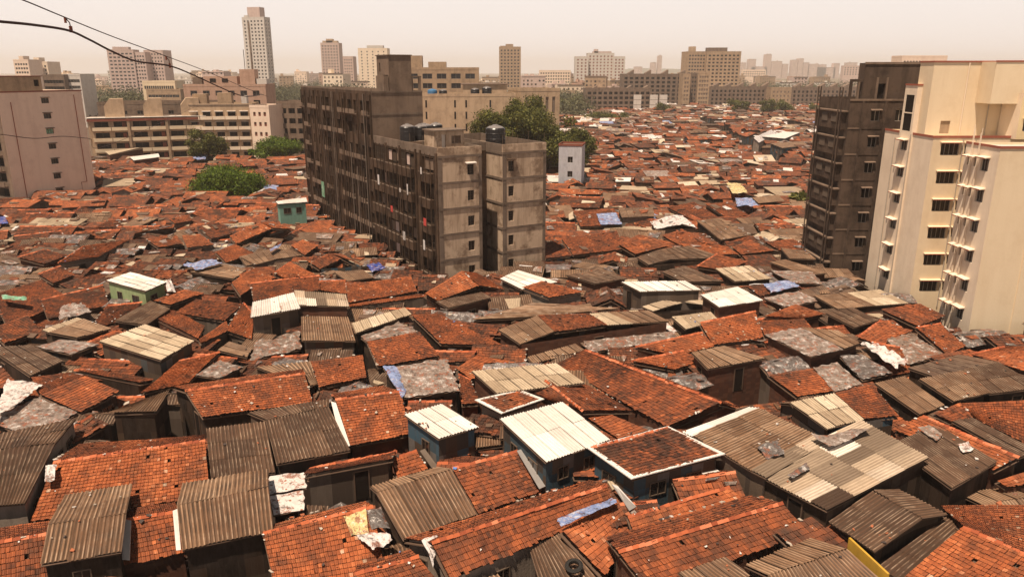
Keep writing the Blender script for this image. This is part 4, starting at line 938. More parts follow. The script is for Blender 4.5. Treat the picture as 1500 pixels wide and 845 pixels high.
board('white board propped beside the small brown corrugated gable', (180, 760, 192, 762, 190, 820, 177, 819), (4.8, 4.8, 3.7, 3.7), 'whitebit')
board('pale board standing left of the corrugated gable with the black ridge', (253, 748, 260, 745, 265, 805, 258, 806), (4.9, 4.9, 4.0, 4.0), 'whitebit')
board('white metal flashing down the left side of the bright orange gable', (485, 588, 492, 590, 513, 653, 501, 655), (5.15, 5.15, 4.0, 4.0), 'whitebit')
board('sloping metal gutter board beside the bright white roofed hut', (757, 660, 763, 658, 799, 712, 790, 716), (4.9, 4.9, 3.9, 3.9))
board('metal gutter board at the corner of the white framed hut', (896, 709, 905, 712, 932, 742, 922, 748), (4.7, 4.7, 4.2, 4.2))
board('tilted metal awning sheet on the framed hut front wall', (1022, 689, 1040, 681, 1054, 690, 1037, 699), (4.6, 4.6, 4.4, 4.4), 'white')
board('brown chute board leaning at the foot of the box hut', (615, 660, 622, 657, 642, 684, 636, 690), (4.6, 4.6, 3.7, 3.7), 'pipe')
# tyre
c = at_z(841, 828, 3.95); mb = MB(); mb.lathe([(.24, 0), (.36, -.03), (.44, .06), (.45, .14), (.36, .2), (.26, .19), (.24, .1), (.24, 0)], 0, 0, 'rubber', 24)
o = mb.build('tyre'); o.location = (c.x, c.y, 3.85); o.rotation_euler = (R(12), R(-6), 0); tag(o, 'old black tyre lying on a dark corrugated yard roof', 'tyre')
# yellow wall
P0, P1 = at_z(1243, 787, 4.5), at_z(1300, 840, 4.3); mb = MB()
d = (P1-P0).normalized(); n_ = Vector((-d.y, d.x, 0)).normalized()*.12
mb.hexa([(P0.x, P0.y, 0), (P1.x, P1.y, 0), (P1.x+n_.x, P1.y+n_.y, 0), (P0.x+n_.x, P0.y+n_.y, 0), P0, P1, P1+n_, P0+n_], 'w_yellow')
o = mb.build('wall_panel', None, (P0.x, P0.y, 0)); o.location = (P0.x, P0.y, 0); tag(o, 'bright yellow painted wall under the dark corrugated gable', 'wall')
# ---------------------------------------------------------------- generic building kit (local frame: x along front, y into building, z up)
SPLIT = {'roof_rooms': 'roof_room', 'stair_heads': 'stair_head', 'roof_trim': 'roof_trim', 'slit_windows': 'slit_window', 'tank_plinth': 'tank_plinth', 'floor_band': 'floor_band', 'upper_trim': 'roof_trim', 'front_tower_trim': 'roof_trim', 'roof_edge': 'roof_edge', 'drain_pipe': 'drain_pipe'}
class Bld:
    def __init__(s, name, label, cat, O, ang, group=None):
        s.root = thing(name, label, cat, (O[0], O[1], 0), ang, group); s.cache = {}
    def part(s, name, mb, label=None, parent=None):
        if name in SPLIT and len(mb.Q) > 1:
            V = np.concatenate(mb.V)
            for f, m_, u in mb.Q:
                q = MB(); ids = np.unique(f); mp = {int(v): i for i, v in enumerate(ids)}
                q.quads(V[ids], [[mp[int(v)] for v in r_] for r_ in f], m_, u); o = q.build(SPLIT[name], s.root)
            return o
        return mb.build(name, parent or s.root, (0, 0, 0), label)
    def copy(s, key, fn, pos, rz=0, name=None):
        if key not in s.cache:
            mb = MB(); fn(mb); o = mb.build(name or key[0], s.root); s.cache[key] = o
        else:
            o = s.cache[key].copy(); C.objects.link(o); o.parent = s.root
        o.location = pos; o.rotation_euler = (0, 0, rz); return o
def wallgrid(mb, a0, a1, z0, z1, holes, T, mat, depth=.22, rmat=None):
    """wall plane with rectangular holes and reveals. T(a, z, d) -> point, d = depth inwards"""
    A = sorted(set([a0, a1]+[h[0] for h in holes]+[h[1] for h in holes])); Z = sorted(set([z0, z1]+[h[2] for h in holes]+[h[3] for h in holes]))
    for i in range(len(A)-1):
        for j in range(len(Z)-1):
            ca, cz = (A[i]+A[i+1])/2, (Z[j]+Z[j+1])/2
            if any(h[0] < ca < h[1] and h[2] < cz < h[3] for h in holes): continue
            mb.quads([T(A[i], Z[j], 0), T(A[i+1], Z[j], 0), T(A[i+1], Z[j+1], 0), T(A[i], Z[j+1], 0)], [(0, 1, 2, 3)], mat, [[(A[i], Z[j]), (A[i+1], Z[j]), (A[i+1], Z[j+1]), (A[i], Z[j+1])]])
    for (u0, u1, w0, w1) in holes:
        for q in ([(u0, w0), (u1, w0)], [(u1, w0), (u1, w1)], [(u1, w1), (u0, w1)], [(u0, w1), (u0, w0)]):
            (a, z), (b_, y) = q; mb.quads([T(a, z, 0), T(b_, y, 0), T(b_, y, depth), T(a, z, depth)], [(0, 1, 2, 3)], rmat or mat)
def win_fn(w, h, panes=2, frame='frame', pane='pane', bars=0):
    def f(mb):
        mb.box(0, w, 0, .04, 0, h, pane); t = .05
        mb.box(0, t, -.04, 0, 0, h, frame); mb.box(w-t, w, -.04, 0, 0, h, frame); mb.box(t, w-t, -.04, 0, 0, t, frame); mb.box(t, w-t, -.04, 0, h-t, h, frame)
        for i in range(1, panes): mb.box(w*i/panes-.03, w*i/panes+.03, -.035, 0, t, h-t, frame)
        for i in range(bars): mb.box(t, w-t, -.06, -.045, h*(i+1)/(bars+1)-.012, h*(i+1)/(bars+1)+.012, frame)
    return f
def shade_fn(w, proj_=.5, mat='c_cream2', trim='c_redtrim'):
    def f(mb):
        mb.hexa([(-.15, -proj_, .0), (w+.15, -proj_, .0), (w+.15, 0, .05), (-.15, 0, .05), (-.15, -proj_, .08), (w+.15, -proj_, .08), (w+.15, 0, .16), (-.15, 0, .16)], mat)
        if trim: mb.box(-.15, w+.15, -proj_-.012, -proj_+.0, -.02, .07, trim)
    return f
FR = lambda y0: (lambda a, z, d: (a, y0+d, z))              # faces -y
LF = lambda x0: (lambda a, z, d: (x0+d, a, z))              # faces -x, a = y
RF = lambda x0: (lambda a, z, d: (x0-d, a, z))              # faces +x
def shell(mb, x0, x1, y0, y1, z0, z1, mat, skip=''):
    for nm, T, a0, a1 in (('f', FR(y0), x0, x1), ('l', LF(x0), y0, y1), ('r', RF(x1), y0, y1), ('b', lambda a, z, d: (a, y1-d, z), x0, x1)):
        if nm not in skip: wallgrid(mb, a0, a1, z0, z1, [], T, mat)
    mb.quads([(x0, y0, z1), (x1, y0, z1), (x1, y1, z1), (x0, y1, z1)], [(0, 1, 2, 3)], mat)
def parapet(mb, x0, x1, y0, y1, z, h, mat, t=.15):
    mb.box(x0, x1, y0, y0+t, z, z+h, mat); mb.box(x0, x1, y1-t, y1, z, z+h, mat); mb.box(x0, x0+t, y0+t, y1-t, z, z+h, mat); mb.box(x1-t, x1, y0+t, y1-t, z, z+h, mat)
def water_tank(x, y, z, r, h, label, mat='tank', grp='black roof water tanks'):
    t = thing('water_tank', label, 'water tank', (x, y, z), 0, grp)
    mb = MB(); mb.lathe([(r*.97, 0), (r, .05), (r, h*.3), (r*1.03, h*.33), (r, h*.36), (r, h*.6), (r*1.03, h*.63), (r, h*.66), (r, h*.88), (r*.9, h*.95), (r*.35, h*1.05)], 0, 0, mat, 24); mb.build('tank_body', t)
    mb = MB(); mb.lathe([(r*.88, h*.955), (r*.6, h*1.04), (r*.3, h*1.075), (r*.28, h*1.12), (.01, h*1.14)], 0, 0, 'tanktop' if mat == 'tank' else mat, 20); mb.build('lid', t); return t
# ================================================================= central concrete block (30 degrees to the camera)
CB = Bld('concrete_apartment_block', 'grimy dark concrete apartment block with two bare front wings and pipes down its long side', 'apartment block', (-8.4, 86), R(30))
W_ = MB()      # local x = s along front, y = t into depth
ZT = 17.7; fl = 3.0; zb = [2.7+fl*i for i in range(6)]
def band_front(mb, x0, x1, y, mat):
    for z in zb[:5]: mb.box(x0, x1, y-.10, y, z-.14, z+.14, mat)
# wing D2 front with window recesses
h2 = [(3.75, 4.6, z+.75, z+1.95) for z in zb[:5]]
wallgrid(W_, 0, 5.6, 0, ZT, h2, FR(0), 'c_tan', .25)
h3 = [(9.2, 9.95, z+.8, z+2.05) for z in zb[:5]]
wallgrid(W_, 8.4, 14.5, 0, ZT, h3, FR(0), 'c_tan', .25)
wallgrid(W_, 0, 17, 0, ZT, [], RF(14.5), 'c_tan'); wallgrid(W_, 0, 4, 0, ZT, [], LF(8.4), 'c_tan'); wallgrid(W_, 0, 4, 0, ZT, [], RF(5.6), 'c_dark')
wallgrid(W_, 5.6, 8.4, 0, ZT, [(6.4, 7.6, z+.8, z+2.2) for z in zb[:5]], FR(4), 'c_dark', .4)
for z in zb[:5]: W_.box(6.4, 7.6, 4.35, 4.45, z+.8, z+2.2, 'hole')
W_.quads([(0, 0, ZT), (5.6, 0, ZT), (5.6, 20.7, ZT), (0, 20.7, ZT)], [(0, 1, 2, 3)], 'c_band')
W_.quads([(5.6, 4, ZT), (8.4, 4, ZT), (8.4, 20.7, ZT), (5.6, 20.7, ZT)], [(0, 1, 2, 3)], 'c_band')
W_.quads([(8.4, 0, ZT), (14.5, 0, ZT), (14.5, 17, ZT), (8.4, 17, ZT)], [(0, 1, 2, 3)], 'c_band')
CB.part('wall', W_)
B_ = MB()
for (x0, x1) in ((.0, 5.6), (8.4, 14.5)):
    for z in zb: B_.box(x0+.02, x1-.02, -.09, -.002, z-.16, z+.12, 'c_band')
    B_.box(x0+.001, x0+.5, -.06, -.001, .01, ZT, 'c_band'); B_.box(x1-.4, x1-.001, -.06, -.001, .01, ZT, 'c_band')
for z in zb: B_.box(8.31, 8.398, .0, 3.98, z-.15, z+.12, 'c_band')
CB.part('floor_band', B_)
P_ = MB()
for (x0, x1, y0, y1) in ((0, 5.6, 0, 20.6), (8.4, 14.5, 0, 17)):
    P_.box(x0, x1, y0-.05, y0+.15, ZT+.002, ZT+1.0, 'c_tan'); P_.box(x0-.05, x0+.15, y0+.15, y1, ZT+.002, ZT+1.0, 'c_band'); P_.box(x1-.15, x1, y0+.15, 4 if x1 < 8 else y1, ZT+.002, ZT+1.0, 'c_band')
P_.box(8.55, 14.35, 16.85, 17, ZT+.002, ZT+1, 'c_band'); P_.box(5.6, 8.4, 4, 4.15, ZT+.002, ZT+1, 'c_band')
CB.part('parapet', P_)
for z in zb[:5]: CB.copy(('window', 1), win_fn(.85, 1.2, 2, 'framed', 'pane', 3), (3.75, .22, z+.75)); CB.copy(('window', 2), win_fn(.75, 1.25, 1, 'framed', 'pane', 3), (9.2, .22, z+.8))
CB.copy(('sunshade', 1), shade_fn(1.0, .5, 'c_offwhite', None), (3.6, 0, zb[4]+2.1)); CB.copy(('sunshade', 2), shade_fn(.9, .4, 'c_dark', None), (9.1, 0, zb[4]+2.2))
# side of the low wing: pillars, balconies with parapets
S_ = MB()
bays = [(1.2, 4.4), (6.8, 11.0), (11.5, 15.6), (16.1, 20.4)]
holes = []
for (a, b_) in bays:
    for z in zb[:5]: holes.append((a, b_, z+.95, z+2.75))
    holes.append((a+.4, b_-.4, .3, 2.3))
wallgrid(S_, 0, 20.7, 0, ZT, holes, LF(0), 'c_dark', 1.2)
S_.box(1.2, 1.3, .1, 20.5, .2, ZT-.1, 'hole')
CB.part('side_wall', S_)
for (a, b_) in bays:
    for k, z in enumerate(zb[:5]):
        def bal(mb, L=b_-a):
            mb.box(-.55, -.42, 0, L, -.1, .95, 'c_dark'); mb.box(-.42, -.003, 0, L, -.1, .02, 'c_dark'); mb.box(-.42, -.003, 0, .1, .02, .95, 'c_dark'); mb.box(-.42, -.003, L-.1, L, .02, .95, 'c_dark')
            mb.box(-.57, -.40, 0.001, L-.001, .951, 1.02, 'c_band')
        CB.copy(('balcony', round(b_-a, 2)), bal, (0, a, z))
        for q in range(int((b_-a)/1.35)):
            def grl(mb):
                for i in range(7): mb.box(-.03, 0, i*.18, i*.18+.025, 0, 1.7, 'framed')
                mb.box(-.035, -.0, 0, 1.1, .8, .83, 'framed')
            if rnd.random() < .5: CB.copy(('grille', 0), grl, (.02, a+.15+q*1.35, z+1.0))
            else:
                m = rnd.choice(['c_brown', 'w_wood', 'c_dark', 'c_mauve']); CB.copy(('infill_panel', m), lambda mb: mb.box(0, .06, 0, 1.1, 0, 1.25, m), (.15, a+.15+q*1.35, z+1.0+rnd.uniform(0, .4)))
for t0 in (0, 4.45, 5.9, 11.02, 15.62, 20.42):
    CB.copy(('pillar', 0), lambda mb: mb.box(-.18, -.002, 0, .42, .01, ZT+.4, 'c_dark'), (0, t0, 0))
# tall slab: x 0..7.4, y 20.75..55.6, top 24.5
TS = MB(); H1 = 24.4; y0, y1 = 20.75, 55.6; nb = 13; bw = (y1-y0)/nb; holes = []
zf = [2.6+3.05*i for i in range(7)]
for i in range(nb):
    for k, z in enumerate(zf):
        if i % 3 == 2 and (k+i) % 2: holes.append((y0+i*bw+.8, y0+i*bw+1.5, z+1.0, z+1.9))
        else: holes.append((y0+i*bw+.55, y0+i*bw+2.1, z+.7, z+2.2))
wallgrid(TS, y0, y1, 0, H1, holes, LF(0), 'c_dark', .9)
TS.box(.92, 1.0, y0+.2, y1-.2, .2, H1-.2, 'hole')
wallgrid(TS, 0, 7.4, 0, H1, [], FR(y0), 'c_brown'); wallgrid(TS, y0, y1, 0, H1, [], RF(7.4), 'c_brown'); wallgrid(TS, 0, 7.4, 0, H1, [], lambda a, z, d: (a, y1-d, z), 'c_brown')
TS.quads([(0, y0, H1-1), (7.4, y0, H1-1), (7.4, y1, H1-1), (0, y1, H1-1)], [(0, 1, 2, 3)], 'c_band')
TS.box(.0, 7.4, y0-.06, y0-.002, H1-3.1, H1-2.85, 'c_band'); TS.box(0, 7.4, y0-.08, y0-.002, H1-.2, H1+.02, 'c_band')
CB.part('tall_wing_wall', TS)
for i in range(nb+1):
    big = i % 2 == 0
    CB.copy(('fin', big), lambda mb: mb.box(-.30 if big else -.16, -.002, 0, .16 if big else .10, 1.2, H1-.4, 'c_dark'), (0, min(y0+i*bw, y1-.2), 0))
for i in range(nb):
    for k, z in enumerate(zf):
        if rnd.random() < .62:
            def bx(mb):
                mb.hexa([(-.5, .0, -.12), (-.002, 0, -.3), (-.002, bw-.35, -.3), (-.5, bw-.35, -.12), (-.62, 0, .0), (-.002, 0, .0), (-.002, bw-.35, .0), (-.62, bw-.35, .0)], 'c_band')
                mb.box(-.6, -.52, 0.01, bw-.36, 0.001, .62, 'c_brown')
            if len([o for o in CB.root.children if o.name.startswith('window_box')]) < 95: CB.copy(('window_box', 0), bx, (0, y0+i*bw+.24, z+.35))
        if rnd.random() < .4:
            m = rnd.choice(['c_brown', 'w_wood', 'c_ochre', 'c_dark', 'c_brown']); wv = rnd.choice([.6, 1.2])
            CB.copy(('shutter', m, wv), lambda mb: mb.box(0, .05, 0, wv, 0, 1.1, m), (.35, y0+i*bw+.6, z+1.0), 0, 'shutter')
for k in range(24):
    y = y0+.4+k*1.02+rnd.uniform(-.2, .2); z0_, z1_ = rnd.uniform(0, 4), rnd.choice([H1-.3, H1-.3, 17, 14])
    m = rnd.choice(['pipe', 'c_dark', 'c_dark', 'c_black'])
    CB.copy(('drain_pipe', m, int(z1_)), lambda mb: mb.tube([(-.66, 0, 1.0), (-.66, 0, z1_)], .07, m, 6), (0, y, 0), 0, 'drain_pipe')
for k in range(14):
    y = .7+k*1.45; 
    CB.copy(('drain_pipe', 'low'), lambda mb: mb.tube([(-.62, 0, .5), (-.62, 0, ZT+rnd.uniform(.2, 1.3))], .055, 'c_dark', 6), (0, y, 0), 0, 'drain_pipe')
lg = MB(); lg.box(-1.4, -.05, 20.75, 55.6, 1.5, 1.75, 'c_band'); CB.part('ledge', lg)
# top of tall slab: stair tower with openings
ST = MB(); holes = [(y0+3.2, y0+3.9, 26.9, 28.0)]
wallgrid(ST, y0, y0+4.6, H1-.02, 29.0, [(y0+.5, y0+2.3, H1+.0, H1+2.1), (y0+2.3+.9, y0+3.8, H1+3.0-.5, H1+3.7)], LF(2.7), 'c_brown', .5)
ST.box(3.15, 3.25, y0+.4, y0+4.2, H1, 28.8, 'hole')
wallgrid(ST, 2.7, 5.9, H1-.02, 29.0, [], FR(y0+.02), 'c_brown'); wallgrid(ST, y0, y0+4.6, H1-.02, 29, [], RF(5.9), 'c_brown'); wallgrid(ST, 2.7, 5.9, H1-.02, 29, [], lambda a, z, d: (a, y0+4.6-d, z), 'c_brown')
ST.box(2.55, 6.05, y0-.1, y0+4.75, 29.0, 29.12, 'c_band'); ST.box(5.9, 6.15, y0+.1, y0+.3, H1-1, 26.2, 'c_brown'); ST.box(7.0, 7.3, y0+.1, y0+.4, H1-1, 26.2, 'c_brown'); ST.box(5.9, 7.38, y0+.1, y0+2.5, 26.2, 26.35, 'c_brown')
ST.box(1.9, 2.6, y0+.1, y0+3.0, H1, 26.4, 'c_brown')
CB.part('stair_tower', ST)
pp = MB(); pp.box(0.002, .16, y0+.1, y1-.1, H1+.001, H1+.25, 'c_band'); CB.part('roof_kerb', pp)
# roof hut between wings, roof tank enclosure
RH = MB(); wallgrid(RH, 2.6, 6.6, ZT, ZT+2.3, [(3.6, 4.15, ZT, ZT+1.9), (4.9, 6.2, ZT+.8, ZT+1.7)], FR(6.5), 'c_tan', .25); shell(RH, 2.6, 6.6, 6.5, 9.5, ZT, ZT+2.3, 'c_tan', 'f'); RH.box(2.4, 6.8, 6.2, 9.7, ZT+2.302, ZT+2.45, 'c_band'); RH.box(3.6, 4.15, 6.72, 6.78, ZT, ZT+1.9, 'c_offwhite'); RH.box(4.9, 6.2, 6.72, 6.78, ZT+.8, ZT+1.7, 'c_brown')
CB.part('roof_room', RH)
def cbw(x, y): return L3(x, y)
for (x, y, r, h, lb) in ((1.0, 11.0, .95, 1.9, 'left black roof tank of the pair at the concrete block edge'), (3.0, 11.6, .85, 1.8, 'right black roof tank of the pair at the concrete block edge'), (11.2, 6.8, 1.25, 2.2, 'large black water tank on the right concrete wing'), (4.6, 14.2, 1.2, 1.7, 'squat black tank behind the small roof room'), (6.6, 14.8, .9, 1.7, 'smaller tank behind the small roof room')):
    p = cbw(x, y); water_tank(p[0], p[1], ZT+(.9 if r != 1.25 else .35), r, h, lb)
    if r != 1.25:
        pass
tb = MB(); tb.box(.0, 4.2, 9.9, 12.7, ZT+.003, ZT+.9, 'c_brown'); tb.box(3.2, 7.7, 12.9, 16.0, ZT+.003, ZT+.9, 'c_brown'); tb.box(9.8, 12.6, 5.4, 8.2, ZT+.003, ZT+.35, 'c_brown'); CB.part('tank_plinth', tb)
for k, (x, y) in enumerate([(.1, .2), (2.2, .05), (5.4, .1), (8.5, .1), (10.5, .05), (14.3, .1), (14.4, 4), (14.4, 8), (.05, 4), (.05, 8)]):
    CB.copy(('rebar_post', 0), lambda mb: mb.tube([(0, 0, 0), (0, 0, 1.1)], .03, 'framed', 5), (x, y, ZT+1.0))
# washing and cloths on the side
for (t, zi, m, w, h) in ((2.3, 2, 'cloth_red', .8, .9), (3.2, 4, 'cloth_white', .5, .8), (7.6, 3, 'cloth_white', .5, 1.3), (9.1, 1, 'cloth_white', .7, 1.1), (13, 2, 'cloth_red', .7, .8), (10, 3, 'cloth_white', .35, .5), (17.5, 3, 'cloth_white', .6, 1.3), (2.9, 1, 'cloth_white', .5, 1.2)):
    CBc = MB(); CBc.box(0, .03, 0, w, 0, h, m); o = CBc.build('hanging_cloth')
    p = cbw(-.62, t); o.location = (p[0], p[1], zb[zi]+.75); o.rotation_euler = (0, 0, R(30))
    tag(o, {('cloth_red', 2.3): 'red cloth hung on a balcony near the block corner', ('cloth_red', 13): 'red cloth on a mid height balcony of the long dark side'}.get((m, t), 'pale washing hung on a balcony of the dark concrete block'), 'washing', 'washing on the dark block')
sg = MB(); sg.box(0, .04, 0, 1.5, 0, 2.5, 'tarp_green'); o = sg.build('green_banner'); p = cbw(-.75, 43); o.location = (p[0], p[1], 7.2); o.rotation_euler = (0, 0, R(30)); tag(o, 'pale green sheet hanging on the long dark side', 'banner')
# ================================================================= cream tower block at the right (axis aligned)
CR = Bld('cream_tower_block', 'tall new cream painted tower block with red trimmed sunshades at the right edge', 'apartment block', (0, 0), 0)
m = MB(); zfl = [4.6+2.85*i for i in range(6)]   # window sills
XA, YA0, YA1, ZA = 42.2, 77.0, 87.2, 20.7
ha = [(81.5, 83.0, z, z+1.05) for z in zfl[:6]]
ha2 = ha+[(81.4, 83.1, 20.9, 24.6)]
wallgrid(m, YA0, 81.0, 0, ZA, [], LF(XA), 'c_cream2'); wallgrid(m, 83.5, YA1, 0, ZA, [], LF(XA), 'c_cream2')
hb = [(43.1, 44.95, z, z+1.2) for z in zfl]+[(45.5, 46.4, z+.15, z+1.15) for z in zfl]
wallgrid(m, XA, 52, 0, ZA, hb, FR(YA0), 'c_cream', .22)
wallgrid(m, XA, 52, 0, ZA, [], lambda a, z, d: (a, YA1-d, z), 'c_cream')
m.quads([(XA, YA0, ZA-.4), (52, YA0, ZA-.4), (52, YA1, ZA-.4), (XA, YA1, ZA-.4)], [(0, 1, 2, 3)], 'c_cream'); CR.part('wall', m)
m = MB(); wallgrid(m, 81.0, 83.5, 0, 25.6, ha2, LF(XA-.22), 'c_cream2', .35); shell(m, XA-.22, XA+1.8, 81.0, 83.5, 0, 25.6, 'c_cream2', 'l'); CR.part('stair_shaft', m)
tr = MB()
for (x0, x1, ya, yb, z) in ((XA-.06, 52, YA0-.06, YA0-.0, ZA), (XA-.06, XA, YA0, 81, ZA), (XA-.06, XA, 83.5, YA1, ZA)): tr.box(x0, x1, ya, yb, z-.12, z+.1, 'c_redtrim')
tr.box(XA-.28, XA+1.85, 80.95, 81.0, 25.55, 25.72, 'c_redtrim'); tr.box(XA-.28, XA-.222, 81.0, 83.5, 25.55, 25.72, 'c_redtrim')
CR.part('roof_trim', tr)
# upper storeys
m = MB(); hu = [(45.05, 45.9, 24.0, 25.9), (43.9, 44.9, ZA, 22.0)]
shell(m, XA+.3, 60, 79.4, 82.1, ZA-.3, 27.9, 'c_cream', 'f')
wallgrid(m, XA+.3, 60, ZA-.3, 27.9, [(44.0, 45.0, ZA+.1, 22.1)], FR(79.4), 'c_cream', .15)
m.box(44.0, 45.0, 79.52, 79.58, ZA+.1, 22.1, 'c_ochre')
CR.part('upper_wall', m)
m = MB(); hp = [(52.0, 52.9, 25.8, 27.0)]
shell(m, 47.2, 62, 76.9, 79.38, 23.9, 27.88, 'c_cream', 'f'); wallgrid(m, 47.2, 62, 23.9, 27.88, hp, FR(76.9), 'c_cream', .2); m.quads([(47.2, 76.9, 23.9), (62, 76.9, 23.9), (62, 79.38, 23.9), (47.2, 79.38, 23.9)], [(0, 1, 2, 3)], 'c_cream'); CR.part('overhang_wall', m)
CR.copy(('window', 'p'), win_fn(.9, 1.2, 1), (52.0, 77.1, 25.8))
m = MB(); hq = [(50.4, 51.2, 21.3, 22.4), (52.3, 53.1, 21.3, 22.4), (48.9, 49.6, 21.1, 22.6)]
wallgrid(m, 49.9, 60, ZA-.2, 24.6, hq[:2], FR(76.2), 'c_yellow', .2); wallgrid(m, 76.2, 79.3, ZA-.2, 24.9, [], LF(49.9), 'c_cream2'); m.quads([(49.9, 76.2, 24.0), (60, 76.2, 24.0), (60, 76.88, 24.0), (49.9, 76.88, 24.0)], [(0, 1, 2, 3)], 'c_yellow'); CR.part('lower_roof_room', m)
for x in (50.4, 52.3): CR.copy(('window', 'q'), win_fn(.8, 1.1, 2), (x, 76.4, 21.3)); CR.copy(('sunshade', 'q'), shade_fn(.8, .35, 'c_yellow'), (x, 76.2, 22.45))
m = MB(); m.box(XA+.25, 60, 79.3, 79.39, 27.85, 28.0, 'c_redtrim'); m.box(XA+.22, XA+.29, 79.4, 82.1, 27.85, 28.0, 'c_redtrim'); m.box(47.1, 62, 76.84, 76.895, 27.85, 28.0, 'c_redtrim'); CR.part('upper_trim', m)
def winL(B, key, w, h, y, x, z, panes=2, shade=True, sh='c_cream2'):       # window in a wall facing -x
    def f(mb): win_fn(w, h, panes, 'frame', 'pane', 0)(mb)
    B.copy(('window', key), f, (x+.2, y+w, z), R(-90))
    if shade: B.copy(('sunshade', key), shade_fn(w, .55, sh), (x, y+w, z+h+.03), R(-90))
for z in zfl:
    winL(CR, 'a', 1.5, 1.05, 81.5, XA-.22, z, 3)
    CR.copy(('window', 'b'), win_fn(1.85, 1.2, 4), (43.1, YA0+.2, z)); CR.copy(('sunshade', 'b'), shade_fn(1.85, .35, 'c_cream'), (43.1, YA0, z+1.23))
    CR.copy(('window', 'c'), win_fn(.9, 1.0, 1), (45.5, YA0+.2, z+.15)); CR.copy(('sunshade', 'c'), shade_fn(.9, .3, 'c_cream'), (45.5, YA0, z+1.18))
    CR.copy(('balcony_slab', 'd'), lambda mb: (mb.box(0, 1.2, -.02, .3, 0, .08, 'c_yellow'), mb.box(0, .12, -.02, .3, -.9, 0, 'c_yellow')), (46.5, YA0-.3, z+.2))
m = MB(); m.box(XA-.2, XA+.1, 81.45, 83.05, 20.9, 24.6, 'hole'); CR.part('stair_void', m)
CR.copy(('stair_slab', 0), lambda mb: mb.box(0, .5, 0, 1.7, 0, .12, 'c_cream2'), (XA-.24, 81.4, 22.7)); 
# front tower J2
m = MB(); ZJ = 20.5; XJ, YJ0, YJ1 = 43.35, 68.0, 73.2
hj = []
zj = [3.9+2.85*i for i in range(6)]
for z in zj: hj += [(69.3, 70.5, z, z+1.2), (71.2, 71.65, z+.3, z+1.1), (72.2, 72.65, z+.3, z+1.1)]
wallgrid(m, YJ0, YJ1, 0, ZJ, hj, LF(XJ), 'c_cream2', .22); wallgrid(m, XJ, 60, 0, ZJ, [], FR(YJ0), 'c_cream', .2); wallgrid(m, XJ, 60, 0, ZJ, [], lambda a, z, d: (a, YJ1-d, z), 'c_cream')
m.quads([(XJ, YJ0, ZJ-.25), (60, YJ0, ZJ-.25), (60, YJ1, ZJ-.25), (XJ, YJ1, ZJ-.25)], [(0, 1, 2, 3)], 'c_offwhite'); CR.part('front_tower_wall', m)
m = MB(); m.box(XJ-.07, 60, YJ0-.08, YJ0-.001, ZJ-.1, ZJ+.1, 'c_redtrim'); m.box(XJ-.07, XJ-.001, YJ0, YJ1, ZJ-.1, ZJ+.1, 'c_redtrim'); m.box(XJ, 60, YJ0, YJ0+.2, ZJ+.001, ZJ+.12, 'c_offwhite'); CR.part('front_tower_trim', m)
m = MB(); m.box(47.2, 47.35, YJ0-.1, YJ0-.001, 0, ZJ-.11, 'c_cream'); CR.part('wall_rib', m)
for z in zj:
    winL(CR, 'j', 1.2, 1.2, 69.3, XJ, z, 3)
    winL(CR, 'k', .45, .8, 71.2, XJ, z+.3, 1); winL(CR, 'k', .45, .8, 72.2, XJ, z+.3, 1)
for (y, z1) in ((70.85, 22), (71.0, 21.5), (71.95, 21.8), (72.1, 22.2), (71.9, 19.5)):
    CR.copy(('drain_pipe', y), lambda mb: mb.tube([(0, 0, 2.5), (0, 0, z1)], .028, 'c_cream2', 6), (XJ-.12, y, 0), 0, 'drain_pipe')
for (x, y, z0_, z1_) in ((XA-.3, 80.9, 3, 20.6), (XA-.08, 84.6, 3, 20), (45.2, YA0-.1, 3, 20.4), (46.45, YA0-.1, 3, 20.4), (48.6, 79.3, 20.4, 23.8), (51.7, 76.1, 20.8, 24.4)):
    CR.copy(('drain_pipe', x), lambda mb: mb.tube([(0, 0, z0_), (0, 0, z1_)], .05, 'pipe_l', 6), (x, y, 0), 0, 'drain_pipe')
m = MB(); m.tube([(46.0, 79.3, 20.6), (46.0, 79.3, 27.8)], .06, 'c_cream2'); CR.part('wall_pipe', m)
# ================================================================= sooty tower with grilled bay
SI = Bld('sooty_tower_block', 'sooty black brown tower block with grilled bay windows left of the cream tower', 'apartment block', (39.1, 90), 0)
m = MB(); zi = [2.6+3.0*i for i in range(7)]
hf = [(2.6, 3.6, z+.8, z+2.0) for z in zi]+[(5.4, 7.4, zi[6]+.8, zi[6]+2.1)]
wallgrid(m, 0, 14, 0, 23.9, hf, FR(0), 'c_black', .25); wallgrid(m, 0, 9, 0, 23.9, [], LF(0), 'c_black'); wallgrid(m, 0, 14, 0, 23.9, [], lambda a, z, d: (a, 9-d, z), 'c_black')
m.quads([(0, 0, 23.1), (14, 0, 23.1), (14, 9, 23.1), (0, 9, 23.1)], [(0, 1, 2, 3)], 'c_brown'); m.box(-.06, 14, -.08, -.002, 23.7, 23.92, 'c_brown')
[m.box(0, 1.39, -.05, -.003, z-.1, z+.08, 'c_brown') for z in zi]; [m.box(1.66, 3.99, -.05, -.003, z-.1, z+.08, 'c_black') for z in zi]; [m.box(4.26, 14, -.05, -.003, z-.1, z+.08, 'c_black') for z in zi]; m.box(4.0, 4.25, -.1, -.002, 0, 23.7, 'c_black'); m.box(1.4, 1.65, -.1, -.002, 0, 23.7, 'c_black')
SI.part('wall', m)
